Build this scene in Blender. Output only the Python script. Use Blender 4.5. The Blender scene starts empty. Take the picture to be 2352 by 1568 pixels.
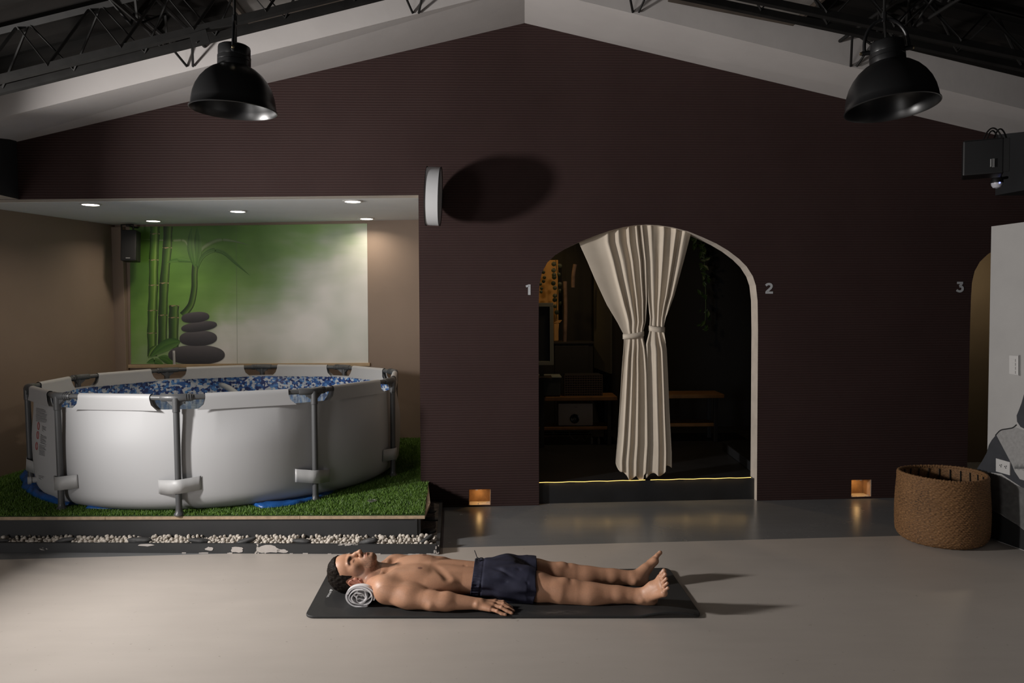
import bpy, bmesh, math, random
import numpy as np
from mathutils import Vector, Matrix, noise as mnoise
from mathutils.geometry import tessellate_polygon

# ------------------------------------------------------------------ camera, world, light, exposure
SC = bpy.context.scene
COL = SC.collection
FPX, CAMH = 1750.0, 1.42
PITCH, ROLL = math.radians(2.36), math.radians(-0.45)
CAMR = (Matrix.Rotation(math.pi / 2 - PITCH, 3, 'X') @ Matrix.Rotation(ROLL, 3, 'Z'))
CAMP = Vector((0, 0, CAMH))
_cd = bpy.data.cameras.new('camera')
_cd.sensor_width = 36.0
_cd.lens = 36.0 * FPX / 2352.0
_cd.clip_start = 0.05
cam = bpy.data.objects.new('camera', _cd)
COL.objects.link(cam)
cam.matrix_world = Matrix.Translation(CAMP) @ CAMR.to_4x4()
SC.camera = cam

world = bpy.data.worlds.new('world')
SC.world = world
world.use_nodes = True
_bg = world.node_tree.nodes['Background']
_bg.inputs[0].default_value = (0.80, 0.86, 1.0, 1)
_bg.inputs[1].default_value = 0.04

def lamp(name, kind, loc, power, color=(1, 1, 1), target=None, **kw):
    d = bpy.data.lights.new(name, kind)
    d.energy = power
    d.color = color
    for k, v in kw.items():
        setattr(d, k, v)
    o = bpy.data.objects.new(name, d)
    COL.objects.link(o)
    o.location = loc
    if target is not None:
        o.rotation_euler = (Vector(target) - Vector(loc)).to_track_quat('-Z', 'Y').to_euler()
    return o

# the studio lamp standing left of the frame; it throws every hard shadow in the picture to the right
key = lamp('key_light', 'AREA', (-3.40, 3.18, 1.58), 102, (1.0, 0.965, 0.935), (0.0, 3.66, 1.66),
           shape='ELLIPSE', size=0.24, size_y=0.40, spread=math.radians(138))
# soft fill light added behind and to the left of the camera, no doorway there
fill = lamp('fill_light', 'AREA', (-4.3, -1.5, 1.35), 75, (1.0, 0.97, 0.95), (0.4, 4.4, 1.2),
            shape='RECTANGLE', size=1.1, size_y=2.3)

SC.view_settings.view_transform = 'Standard'
SC.view_settings.look = 'None'
SC.view_settings.exposure = 0.0
SC.view_settings.gamma = 1.0
SC.view_settings.use_curve_mapping = False

# ------------------------------------------------------------------ picture geometry helpers
def ray(px, py):
    return CAMR @ Vector(((px - 1176) / FPX, -(py - 784) / FPX, -1.0))
def atz(px, py, z):
    d = ray(px, py); return CAMP + d * ((z - CAMH) / d.z)
def aty(px, py, y):
    d = ray(px, py); return CAMP + d * (y / d.y)
def onplane(px, py, p0, n):
    d = ray(px, py); return CAMP + d * ((p0 - CAMP).dot(n) / d.dot(n))

# ------------------------------------------------------------------ object helpers
ORG = {}
def V(*a): return Vector(a)

def tag(o, label=None, cat=None, group=None, kind=None):
    if label: o['label'] = label
    if cat: o['category'] = cat
    if group: o['group'] = group
    if kind: o['kind'] = kind
    return o

def thing(name, loc, label, cat, group=None):
    o = bpy.data.objects.new(name, None)
    COL.objects.link(o)
    o.empty_display_size = 0.05
    o.location = loc
    ORG[o.name] = Vector(loc)
    return tag(o, label, cat, group)

def obj(name, verts, faces, mat, parent=None, smooth=False, origin=None, uvs=None, angle=None):
    """one mesh object; verts are world coordinates, the origin goes to the base (or to the parent's origin)"""
    if isinstance(verts, np.ndarray):
        vv = verts.astype(np.float64)
    else:
        vv = np.array([tuple(v) for v in verts], dtype=np.float64).reshape(-1, 3)
    if parent is not None:
        org = ORG[parent.name]
    elif origin is not None:
        org = Vector(origin)
    else:
        lo, hi = vv.min(0), vv.max(0)
        org = Vector(((lo[0] + hi[0]) / 2, (lo[1] + hi[1]) / 2, lo[2]))
    vv = vv - np.array(org)
    me = bpy.data.meshes.new(name)
    me.from_pydata(vv.tolist(), [], [tuple(int(i) for i in f) for f in faces])
    if uvs is not None:
        ul = me.uv_layers.new(name='UVMap')
        for lp in me.loops:
            ul.data[lp.index].uv = uvs[lp.vertex_index]
    me.update()
    if smooth:
        me.polygons.foreach_set('use_smooth', [True] * len(me.polygons))
        if angle:
            try: me.set_sharp_from_angle(angle=math.radians(angle))
            except Exception: pass
    if mat is not None:
        me.materials.append(mat)
    o = bpy.data.objects.new(name, me)
    COL.objects.link(o)
    if parent is not None:
        o.parent = parent
        ORG[o.name] = org
    else:
        o.location = org
        ORG[o.name] = org
    return o

def clean(o):
    bm = bmesh.new(); bm.from_mesh(o.data)
    bmesh.ops.recalc_face_normals(bm, faces=bm.faces)
    bm.to_mesh(o.data); bm.free()
    return o

def copy_tree(o, parent=None):
    c = o.copy()
    COL.objects.link(c)
    c.parent = parent
    ORG[c.name] = ORG.get(o.name, Vector()).copy()
    for ch in list(o.children):
        copy_tree(ch, c)
    return c

class MB:
    """collects shapes into one mesh"""
    def __init__(s): s.v = []; s.f = []
    def add(s, verts, faces):
        n = len(s.v)
        s.v += [Vector(v) for v in verts]
        s.f += [tuple(i + n for i in f) for f in faces]
        return s
    def box(s, c, size, rot=None, bevel=0.0):
        bm = bmesh.new()
        bmesh.ops.create_cube(bm, size=1.0)
        bmesh.ops.scale(bm, vec=Vector(size), verts=bm.verts)
        if bevel > 0:
            bmesh.ops.bevel(bm, geom=bm.edges[:], offset=bevel, segments=2, affect='EDGES', profile=0.6)
        m = Matrix.Translation(Vector(c))
        if rot is not None: m = m @ rot.to_4x4()
        return s.bm(bm, m)
    def bm(s, bm, m=None):
        bm.verts.index_update()
        s.add([(m @ v.co if m else v.co.copy()) for v in bm.verts], [[v.index for v in f.verts] for f in bm.faces])
        bm.free()
        return s
    def tube(s, pts, r, seg=8, cap=True, closed=False, flat=None):
        pts = [Vector(p) for p in pts]
        n = len(pts)
        rr = r if hasattr(r, '__len__') else [r] * n
        t0 = None; base = len(s.v); prev = None
        for i, p in enumerate(pts):
            if closed: t = (pts[(i + 1) % n] - pts[i - 1])
            elif i == 0: t = pts[1] - p
            elif i == n - 1: t = p - pts[i - 1]
            else: t = (pts[i + 1] - pts[i - 1])
            if t.length < 1e-9: t = Vector((0, 0, 1))
            t.normalize()
            if prev is None:
                up = Vector((0, 0, 1)) if abs(t.z) < 0.9 else Vector((1, 0, 0))
                a = t.cross(up).normalized()
            else:
                a = (prev - t * prev.dot(t))
                a = a.normalized() if a.length > 1e-6 else t.cross(Vector((0, 0, 1))).normalized()
            prev = a
            b = t.cross(a)
            fl = 1.0 if flat is None else flat
            for k in range(seg):
                w = 2 * math.pi * k / seg
                s.v.append(p + (a * math.cos(w) + b * math.sin(w) * fl) * rr[i])
        m = n if closed else n - 1
        for i in range(m):
            j = (i + 1) % n
            for k in range(seg):
                l = (k + 1) % seg
                s.f.append((base + i * seg + k, base + j * seg + k, base + j * seg + l, base + i * seg + l))
        if cap and not closed:
            s.f.append(tuple(base + k for k in range(seg)))
            s.f.append(tuple(base + (n - 1) * seg + k for k in reversed(range(seg))))
        return s
    def lathe(s, prof, seg=32, m=None, cap=False, a0=0, a1=2 * math.pi):
        base = len(s.v); n = len(prof)
        full = abs(a1 - a0 - 2 * math.pi) < 1e-6
        cnt = seg if full else seg + 1
        for k in range(cnt):
            w = a0 + (a1 - a0) * k / seg
            for r, z in prof:
                p = Vector((r * math.cos(w), r * math.sin(w), z))
                s.v.append(m @ p if m else p)
        for k in range(seg):
            l = (k + 1) % cnt
            for i in range(n - 1):
                s.f.append((base + k * n + i, base + l * n + i, base + l * n + i + 1, base + k * n + i + 1))
        if cap:
            s.f.append(tuple(base + k * n for k in reversed(range(cnt))))
            s.f.append(tuple(base + k * n + n - 1 for k in range(cnt)))
        return s
    def prism(s, poly, d):
        """planar polygon (3-D points) pushed along the vector d"""
        n = len(poly); d = Vector(d); b = len(s.v)
        s.v += [Vector(p) for p in poly] + [Vector(p) + d for p in poly]
        for t in tessellate_polygon([[Vector(p) for p in poly]]):
            s.f.append((b + t[0], b + t[1], b + t[2]))
            s.f.append((b + n + t[2], b + n + t[1], b + n + t[0]))
        for i in range(n):
            j = (i + 1) % n
            s.f.append((b + i, b + n + i, b + n + j, b + j))
        return s
    def build(s, name, mat, parent=None, smooth=False, origin=None, angle=None, fix=True):
        o = obj(name, s.v, s.f, mat, parent, smooth, origin, None, None)
        if fix: clean(o)
        if smooth:
            o.data.polygons.foreach_set('use_smooth', [True] * len(o.data.polygons))
            o.data.set_sharp_from_angle(angle=math.radians(angle or 40))
        return o

def ribbon(pts, w, n, thick):
    """flat stroke of width w along pts, lying in the plane with normal n"""
    pts = [Vector(p) for p in pts]; n = Vector(n); m = MB()
    L = []; Rr = []
    ww = w if hasattr(w, '__len__') else [w] * len(pts)
    for i, p in enumerate(pts):
        t = (pts[min(i + 1, len(pts) - 1)] - pts[max(i - 1, 0)]).normalized()
        sd = n.cross(t).normalized() * ww[i] * 0.5
        L.append(p + sd); Rr.append(p - sd)
    k = len(pts)
    top = [q + n * thick for q in L + Rr]
    m.v = L + Rr + top
    for i in range(k - 1):
        m.f.append((i, i + 1, k + i + 1, k + i))
        m.f.append((2 * k + i, 3 * k + i, 3 * k + i + 1, 2 * k + i + 1))
        m.f.append((i, 2 * k + i, 2 * k + i + 1, i + 1))
        m.f.append((k + i, k + i + 1, 3 * k + i + 1, 3 * k + i))
    m.f.append((0, k, 3 * k, 2 * k)); m.f.append((k - 1, 3 * k - 1, 4 * k - 1, 2 * k - 1)[::-1])
    return m

def spline(pts, n=8, closed=False):
    """Catmull-Rom through pts"""
    P = [Vector(p) for p in pts]; out = []
    m = len(P)
    for i in range(m if closed else m - 1):
        p0 = P[(i - 1) % m] if (closed or i > 0) else P[0] * 2 - P[1]
        p1, p2 = P[i], P[(i + 1) % m]
        p3 = P[(i + 2) % m] if (closed or i + 2 < m) else P[-1] * 2 - P[-2]
        for k in range(n):
            t = k / n
            out.append(0.5 * ((2 * p1) + (p2 - p0) * t + (2 * p0 - 5 * p1 + 4 * p2 - p3) * t * t + (3 * p1 - p0 - 3 * p2 + p3) * t ** 3))
    if not closed: out.append(P[-1])
    return out

# ------------------------------------------------------------------ materials
MATS = {}
class NT:
    def __init__(s, m):
        s.t = m.node_tree; s.n = s.t.nodes; s.l = s.t.links
        s.b = s.n['Principled BSDF']
    def node(s, kind, **kw):
        n = s.n.new(kind)
        for k, v in kw.items():
            if k.startswith('i_'):
                key = k[2:]
                key = int(key) if key.isdigit() else key.replace('_', ' ')
                inp = n.inputs[key]
                if hasattr(v, 'is_output') or isinstance(v, bpy.types.NodeSocket): s.l.new(v, inp)
                else: inp.default_value = v
            else: setattr(n, k, v)
        return n
    def ramp(s, fac, stops, interp='LINEAR'):
        n = s.n.new('ShaderNodeValToRGB'); n.color_ramp.interpolation = interp
        e = n.color_ramp.elements
        while len(e) > 1: e.remove(e[0])
        e[0].position = stops[0][0]; e[0].color = (*stops[0][1], 1)
        for p, c in stops[1:]:
            x = e.new(p); x.color = (*c, 1)
        s.l.new(fac, n.inputs[0]); return n.outputs[0]
    def noise(s, co, scale, detail=3, rough=0.55, dist=0.0):
        n = s.n.new('ShaderNodeTexNoise'); n.inputs['Scale'].default_value = scale
        n.inputs['Detail'].default_value = detail; n.inputs['Roughness'].default_value = rough
        n.inputs['Distortion'].default_value = dist
        if co is not None: s.l.new(co, n.inputs['Vector'])
        return n.outputs['Fac']
    def co(s, which='Object'):
        return s.node('ShaderNodeTexCoord').outputs[which]
    def mapping(s, co, scale=(1, 1, 1), loc=(0, 0, 0), rot=(0, 0, 0)):
        n = s.node('ShaderNodeMapping'); n.inputs['Scale'].default_value = scale
        n.inputs['Location'].default_value = loc; n.inputs['Rotation'].default_value = rot
        s.l.new(co, n.inputs['Vector']); return n.outputs[0]
    def math(s, op, a, b=None, clamp=False):
        n = s.n.new('ShaderNodeMath'); n.operation = op; n.use_clamp = clamp
        for i, x in enumerate((a, b)):
            if x is None: continue
            if isinstance(x, (int, float)): n.inputs[i].default_value = x
            else: s.l.new(x, n.inputs[i])
        return n.outputs[0]
    def mix(s, fac, a, b, blend='MIX'):
        n = s.n.new('ShaderNodeMix'); n.data_type = 'RGBA'; n.blend_type = blend
        for i, x in ((0, fac), (6, a), (7, b)):
            if isinstance(x, (int, float)): n.inputs[i].default_value = x
            elif isinstance(x, (tuple, list)): n.inputs[i].default_value = (*x, 1) if len(x) == 3 else x
            else: s.l.new(x, n.inputs[i])
        return n.outputs[2]
    def bump(s, h, strength=0.3, dist=0.01):
        n = s.n.new('ShaderNodeBump'); n.inputs['Strength'].default_value = strength
        n.inputs['Distance'].default_value = dist
        s.l.new(h, n.inputs['Height']); s.l.new(n.outputs[0], s.b.inputs['Normal']); return n
    def set(s, name, v):
        if isinstance(v, bpy.types.NodeSocket): s.l.new(v, s.b.inputs[name])
        else: s.b.inputs[name].default_value = v

def mat(name, color, rough=0.5, metal=0.0, var=0.0, vscale=6.0, bump=0.0, bscale=60.0, bdist=0.004, spec=None, sheen=0.0):
    m = bpy.data.materials.new(name); m.use_nodes = True
    t = NT(m)
    t.set('Base Color', (*color, 1)); t.set('Roughness', rough); t.set('Metallic', metal)
    if spec is not None: t.set('Specular IOR Level', spec)
    if sheen: t.set('Sheen Weight', sheen)
    co = t.co()
    if var > 0:
        f = t.noise(co, vscale, 4)
        lo = tuple(c * (1 - var) for c in color); hi = tuple(min(1, c * (1 + var)) for c in color)
        t.set('Base Color', t.ramp(f, [(0.3, lo), (0.7, hi)]))
    if bump > 0:
        t.bump(t.noise(co, bscale, 3), bump, bdist)
    MATS[name] = m
    return m

def emat(name, color, strength):
    m = bpy.data.materials.new(name); m.use_nodes = True
    t = NT(m)
    t.set('Base Color', (0, 0, 0, 1)); t.set('Emission Color', (*color, 1)); t.set('Emission Strength', strength)
    return m
# ------------------------------------------------------------------ materials of the setting
def m_floor(name, col, rough, var):
    m = bpy.data.materials.new(name); m.use_nodes = True; t = NT(m)
    co = t.co()
    a = t.noise(co, 0.9, 5, 0.6, 0.4)
    b = t.noise(t.mapping(co, (1.2, 7, 1)), 2.0, 4)
    c = t.noise(co, 90, 2)
    k = t.math('ADD', t.math('MULTIPLY', a, 0.65), t.math('MULTIPLY', b, 0.35))
    lo = tuple(x * (1 - var) for x in col); hi = tuple(min(1, x * (1 + var)) for x in col)
    cl = t.ramp(k, [(0.32, lo), (0.68, hi)])
    sp = t.ramp(t.noise(co, 38, 2), [(0.70, (1, 1, 1)), (0.76, (0.72, 0.70, 0.68))])
    t.set('Base Color', t.mix(1.0, cl, sp, 'MULTIPLY'))
    r = t.ramp(a, [(0.3, (rough - .06,) * 3), (0.7, (rough + .08,) * 3)])
    t.set('Roughness', r)
    t.bump(t.math('ADD', t.math('MULTIPLY', c, 0.15), a), 0.06, 0.01)
    return m
M_FLOOR = m_floor('beige_microcement', (0.465, 0.418, 0.376), 0.46, 0.06)
M_STRIP = m_floor('grey_floor_paint', (0.175, 0.178, 0.18), 0.24, 0.10)

def m_ribbed():
    m = bpy.data.materials.new('ribbed_brown_wallcovering'); m.use_nodes = True; t = NT(m)
    co = t.co()
    w = t.node('ShaderNodeTexWave', wave_type='BANDS', bands_direction='Z', wave_profile='SIN')
    w.inputs['Scale'].default_value = 17.5; w.inputs['Distortion'].default_value = 0.7
    w.inputs['Detail'].default_value = 2; w.inputs['Detail Scale'].default_value = 0.35
    t.l.new(t.mapping(co, (1, 1, 1)), w.inputs['Vector'])
    n = t.noise(co, 1.6, 4)
    f = t.noise(co, 120, 2)
    cl = t.ramp(n, [(0.3, (0.0400, 0.0228, 0.0215)), (0.7, (0.0490, 0.0285, 0.0268))])
    cl = t.mix(0.55, cl, t.ramp(w.outputs['Fac'], [(0.0, (0.55, 0.55, 0.55)), (0.55, (1, 1, 1)), (1, (1.1, 1.1, 1.1))]), 'MULTIPLY')
    t.set('Base Color', cl)
    t.set('Roughness', 0.68); t.set('Specular IOR Level', 0.15)
    h = t.math('ADD', w.outputs['Fac'], t.math('MULTIPLY', f, 0.35))
    t.bump(h, 0.45, 0.004)
    return m
M_BROWN = m_ribbed()
M_CREAM = mat('cream_painted_edge', (0.52, 0.46, 0.40), 0.7, var=0.10, vscale=9, bump=0.12, bscale=40)
M_TAN = mat('tan_wall_paint', (0.25, 0.185, 0.140), 0.75, var=0.05, vscale=2.0, bump=0.08, bscale=140, bdist=0.002)
M_WHITEP = mat('white_plaster', (0.52, 0.49, 0.475), 0.75, var=0.05, vscale=2.5, bump=0.12, bscale=18, bdist=0.006)
M_CEIL = mat('white_ceiling_board', (0.74, 0.74, 0.72), 0.8, var=0.03, vscale=3)
M_DARKP = mat('charcoal_wall_paint', (0.0055, 0.006, 0.0075), 0.75, var=0.12, vscale=4)
M_ROOM = mat('black_room_paint', (0.0075, 0.0078, 0.0085), 0.8, var=0.2, vscale=3)
M_STEEL = mat('black_painted_steel', (0.011, 0.0105, 0.010), 0.6, var=0.25, vscale=12, spec=.2)
def m_deck():
    m = bpy.data.materials.new('dark_roof_deck'); m.use_nodes = True; t = NT(m)
    co = t.co(); n = t.noise(t.mapping(co, (0.6, 2.2, 1)), 1.6, 5, 0.65)
    t.set('Base Color', t.ramp(n, [(0.35, (0.006, 0.0058, 0.0055)), (0.62, (0.012, 0.0105, 0.0095)), (0.72, (0.032, 0.028, 0.025))]))
    t.set('Roughness', 0.9); t.set('Specular IOR Level', .08); return m
M_DECK = m_deck()
def m_chipped():
    m = bpy.data.materials.new('chipped_charcoal_paint'); m.use_nodes = True; t = NT(m)
    co = t.co()
    big = t.noise(t.mapping(co, (1.0, 1, 2.6)), 3.1, 6, 0.66, 0.3)
    fine = t.noise(co, 34, 4, 0.6)
    k = t.math('ADD', big, t.math('MULTIPLY', fine, 0.26))
    f = t.ramp(k, [(0.785, (0, 0, 0)), (0.80, (1, 1, 1))])
    base = t.ramp(t.noise(co, 5, 3), [(0.3, (0.021, 0.0215, 0.023)), (0.7, (0.032, 0.033, 0.034))])
    t.set('Base Color', t.mix(f, base, (0.50, 0.46, 0.42)))
    t.set('Roughness', 0.6)
    inv = t.math('MULTIPLY', f, -1.0)
    t.bump(inv, 0.5, 0.003)
    return m
M_CHIP = m_chipped()
M_BLACKFACE = mat('charcoal_board', (0.024, 0.0245, 0.026), 0.6, var=0.15, vscale=3)

# ------------------------------------------------------------------ floor
WA, WB = atz(1100, 1163, 0), atz(2050, 1143, 0)
WU = (WB - WA).normalized()
WN = Vector((-WU.y, WU.x, 0))            # points away from the camera
def W(px, py, off=0.0):
    """picture point on the brown wall plane (off metres in front of it)"""
    return onplane(px, py, WA - WN * off, WN)
def wuz(p): return ((p - WA).dot(WU), p.z)
def wpt(u, z, off=0.0): return WA + WU * u - WN * off + Vector((0, 0, z))

s0, s1 = atz(1010, 1258, 0), atz(2070, 1230, 0)
sd = (s1 - s0) / (s1.x - s0.x)
def strip_at(x): return s0 + sd * (x - s0.x)
pL, pR = strip_at(-6.0), strip_at(6.5)
fl = obj('floor', [(-6, -3.0, 0), (6.5, -3.0, 0), pR, pL], [(0, 1, 2, 3)], M_FLOOR, origin=(0, 0, 0))
tag(fl, 'smooth beige microcement floor the man and mat lie on', kind='structure')
fs = obj('floor_strip', [pL, pR, (6.5, 8.6, 0), (-6, 8.6, 0)], [(0, 1, 2, 3)], M_STRIP, origin=(0, 0, 0))
tag(fs, 'glossy grey painted floor strip along the brown wall', kind='structure')

# ------------------------------------------------------------------ brown gabled wall with its openings
ARCH_PX = [(1237, 1000), (1237, 760), (1237.5, 690), (1239, 652), (1245, 625), (1257, 603), (1276, 585), (1302, 569), (1330, 556), (1365, 542), (1400, 530),
           (1430, 522), (1458, 517), (1484, 515.5), (1512, 517), (1545, 522), (1580, 531), (1612, 544), (1645, 559), (1672, 575),
           (1697, 594), (1715, 612), (1729, 634), (1736, 655), (1740, 690), (1741, 760), (1739, 1000)]
arch = [wuz(W(*p)) for p in ARCH_PX]
arch = [(arch[0][0], 0.0)] + arch[1:-1] + [(arch[-1][0], 0.0)]
u3 = wuz(W(2228, 760))[0] - arch[1][0]
arch3 = [(u + u3, z * 0.995) for u, z in arch]
nTL, nTR, nBR = W(-90, 460), W(961, 448), W(966, 1095)
apexp, eL, eR = W(1205, 53), W(28, 328), W(2288, 310)
def gable_z(u):
    ua, za = wuz(apexp)
    if u < ua:
        ul, zl = wuz(eL); return za + (u - ua) * (zl - za) / (ul - ua)
    ur, zr = wuz(eR); return za + (u - ua) * (zr - za) / (ur - ua)
uL, uR = wuz(nTL)[0] - 0.1, 5.6
outer = [(uL, wuz(nTL)[1]), wuz(nTR), (wuz(nBR)[0], 0.0)] + arch + arch3 + [(uR, 0.0), (uR, gable_z(uR) + .02), (wuz(apexp)[0], wuz(apexp)[1] + .02), (uL, gable_z(uL) + .02)]
SL_PX = [[(1077, 1124), (1127, 1123), (1126.5, 1160.5), (1076.5, 1162)], [(1955, 1102), (2001, 1101), (2000.5, 1139.5), (1954.5, 1141)]]
holes = [[wuz(W(*p)) for p in h] for h in SL_PX]
for h in holes:
    h[2] = (h[2][0], max(h[2][1], 0.012)); h[3] = (h[3][0], max(h[3][1], 0.012))
TH = 0.13
def wall_mesh(outer, holes, th):
    loops = [outer] + [h[::-1] for h in holes]
    flat = [p for l in loops for p in l]
    tri = tessellate_polygon([[Vector((u, z, 0)) for u, z in l] for l in loops])
    n = len(flat)
    vv = [wpt(u, z) for u, z in flat] + [wpt(u, z, -th) for u, z in flat]
    ff = [tuple(t) for t in tri] + [tuple(n + i for i in t[::-1]) for t in tri]
    k0 = len(ff); b = 0
    for l in loops:
        for i in range(len(l)):
            j = (i + 1) % len(l)
            ff.append((b + i, n + b + i, n + b + j, b + j))
        b += len(l)
    return vv, ff, k0
vv, ff, k0 = wall_mesh(outer, holes, TH)
wb = obj('wall_back', vv, ff, M_BROWN, origin=tuple(WA))
wb.data.materials.append(M_CREAM)
for p in wb.data.polygons:
    if p.index >= k0: p.material_index = 1
tag(clean(wb), 'dark brown ribbed gable wall with arched openings', kind='structure')

# numbers painted beside the arches
M_NUM = mat('pale_grey_lettering', (0.47, 0.48, 0.50), 0.6)
def numeral(name, strokes, cx, cy, label, hpx=24):
    """strokes in pixel units around the picture point"""
    m = MB()
    for pts, w in strokes:
        q = [W(cx + x, cy + y, 0.0008) for x, y in pts]
        sc = (W(cx + 1, cy) - W(cx, cy)).length
        r = ribbon(q, w * sc, -WN, 0.0015)
        m.add(r.v, r.f)
    o = m.build(name, M_NUM)
    return tag(o, label, 'number')
numeral('wall_numeral', [([(3.2, -12), (3.2, 12)], 5.8), ([(-4.6, -7.4), (3.0, -9.6)], 4.8)], 1212.5, 665, 'pale painted numeral 1 left of the curtained arch')
numeral('wall_numeral', [(spline([(-6.2, -5.2, 0), (-4.4, -8.6, 0), (-0.2, -9.9, 0), (4.3, -8.0, 0), (5.2, -4.2, 0), (3.0, -0.4, 0), (-1.0, 3.4, 0), (-6.0, 8.4, 0)], 5), 5.0), ([(-8.2, 9.8), (8.6, 9.8)], 4.8)] if False else
        [([(x, y) for x, y, _ in spline([(-7.4, -6.4, 0), (-4.4, -9.0, 0), (-0.2, -9.9, 0), (4.3, -8.4, 0), (5.6, -4.8, 0), (3.6, -0.6, 0), (-1.0, 3.6, 0), (-5.8, 8.2, 0)], 5)], 5.2), ([(-8.4, 9.7), (8.8, 9.7)], 4.8)],
        1766.5, 662, 'pale painted numeral 2 right of the curtained arch')
numeral('wall_numeral', [([(-6.6, -9.6), (6.8, -9.6)], 4.8), ([(4.8, -9.0), (-0.4, -2.0)], 4.8),
        ([(x, y) for x, y, _ in spline([(-1.0, -1.6, 0), (3.2, -1.0, 0), (6.0, 2.2, 0), (5.0, 7.2, 0), (0.6, 9.8, 0), (-4.2, 9.2, 0), (-7.8, 7.0, 0)], 5)], 4.9)],
        2205, 659, 'pale painted numeral 3 beside the right-hand arch')

# ------------------------------------------------------------------ white roof beam above the brown wall: sloped underside and upright face
BO = 0.70
B = lambda px, py: onplane(px, py, WA - WN * BO, WN)
f0, fA, f1 = B(0, 271), B(1205, -30), B(2352, 251)
t0, tA, t1 = B(0, 213), B(1205, -90), B(2352, 186)
def ext(a, b, x):                        # the line a-b carried on to x
    return a + (b - a) * ((x - a.x) / (b.x - a.x))
XL, XR = -5.4, 4.6
sof = MB()
gl, gr = wpt(uL, gable_z(uL)), wpt(5.0, gable_z(5.0))
for a, b, c, d in ((gl, apexp.copy(), fA, ext(fA, f0, XL)), (apexp.copy(), gr, ext(fA, f1, 5.0), fA)):
    pass
beamL = [gl, apexp, fA, ext(fA, f0, XL)]
beamR = [apexp, gr, ext(fA, f1, 5.0), fA]
up = Vector((0, 0, 0.30))
m = MB(); m.add(beamL + [p + up for p in beamL], [(0, 1, 2, 3), (7, 6, 5, 4), (0, 3, 7, 4), (2, 1, 5, 6), (0, 4, 5, 1), (3, 2, 6, 7)])
m.add(beamR + [p + up for p in beamR], [(0, 1, 2, 3), (7, 6, 5, 4), (1, 5, 6, 2), (0, 4, 5, 1), (3, 2, 6, 7)])
tag(m.build('trim_1', M_WHITEP, origin=(0, 5, 2.6)), 'white plastered roof beam following the gable of the brown wall', kind='structure')

# dark corrugated roof deck running down both slopes
tLx, tRx = ext(tA, t0, XL), ext(tA, t1, 5.0)
prof = []
y = 0.35
k = 0
while y > -7.4:
    for dy, dz in ((0, 0), (-0.10, 0), (-0.125, 0.045), (-0.225, 0.045), (-0.25, 0)):
        prof.append((y + dy, dz))
    y -= 0.25
m = MB()
for a, b in ((tLx, tA), (tA, tRx)):
    n = len(prof); base = len(m.v)
    for yy, dz in prof:
        m.v.append(a + WN * yy + Vector((0, 0, dz + .02))); m.v.append(b + WN * yy + Vector((0, 0, dz + .02)))
    for i in range(n - 1):
        m.f.append((base + 2 * i, base + 2 * i + 1, base + 2 * i + 3, base + 2 * i + 2))
ro = m.build('ceiling', M_DECK, origin=(0, 2, 3), fix=False)
tag(ro, 'dark corrugated metal roof deck above the bar joists', kind='structure')
# a slab over the deck keeps daylight out
m = MB()
for a, b in ((tLx, tA), (tA, tRx)):
    q = [a + WN * 0.5, b + WN * 0.5, b - WN * 7.4, a - WN * 7.4]
    q = [p + Vector((0, 0, 0.09)) for p in q]
    m.add(q + [p + Vector((0, 0, .05)) for p in q], [(0, 1, 2, 3), (7, 6, 5, 4), (0, 4, 5, 1), (2, 6, 7, 3), (1, 5, 6, 2), (0, 3, 7, 4)])
tag(m.build('ceiling_roof', M_DECK, origin=(0, 2, 3.2)), 'dark outer roof skin above the deck', kind='structure')

# ------------------------------------------------------------------ side walls and side beams
SBL = W(46, 458)                          # lower inner corner of the left beam at the brown wall
SBR = W(2284, 449)
# left beam, dark inner face, pale underside
xl = SBL.x
m = MB(); m.box((xl - 0.30, 1.6, (SBL.z + 2.95) / 2), (0.60, 7.38, 2.95 - SBL.z))
o = m.build('trim_2', M_DARKP); o.data.materials.append(M_CREAM)
for p in o.data.polygons:
    if p.normal.z < -0.9: p.material_index = 1
tag(o, 'charcoal beam along the left side above the pool niche', kind='structure')
# right beam runs outwards towards the camera
RD = (atz(2352, 1264, 0) - atz(2282, 1239, 0)); RD.z = 0; RD.normalize()     # direction of the right-hand wall towards the camera
RNn = Vector((-RD.y, RD.x, 0)); 
if RNn.x < 0: RNn = -RNn                   # to the right
c0 = Vector((SBR.x, SBR.y - 0.01, SBR.z)); c1 = c0 + RD * 7.2
m = MB(); q = [c0, c1, c1 + RNn * 0.5, c0 + RNn * 0.5]
m.prism(q, (0, 0, 3.0 - SBR.z))
o = m.build('trim_3', M_DARKP)
tag(o, 'charcoal beam along the right side under the roof', kind='structure')

# tan left wall (niche and room)
lw0, lw1 = aty(265, 517, 7.35), Vector((-3.97, -1.9, 0))
m = MB(); q = [Vector((lw0.x, 7.45, 0)), Vector((-3.93, 5.2, 0)), Vector((-5.25, 5.2, 0)), Vector((-5.25, -1.9, 0)), Vector((-5.35, -1.9, 0)), Vector((-5.35, 5.35, 0)), Vector((-4.06, 5.35, 0)), Vector((-4.05, 7.45, 0))]
m.prism(q, (0, 0, 2.75))
tag(m.build('wall_left', M_TAN), 'tan painted wall left of the pool', kind='structure')
# outer right wall behind the white half wall
d0 = Vector((4.15, 5.75, 0)); d1 = d0 + RD * 7.4
m = MB(); m.prism([d0, d1, d1 + RNn * .1, d0 + RNn * .1], (0, 0, 2.6))
tag(m.build('wall_right_outer', M_DARKP), 'dark outer wall at the far right', kind='structure')

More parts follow.
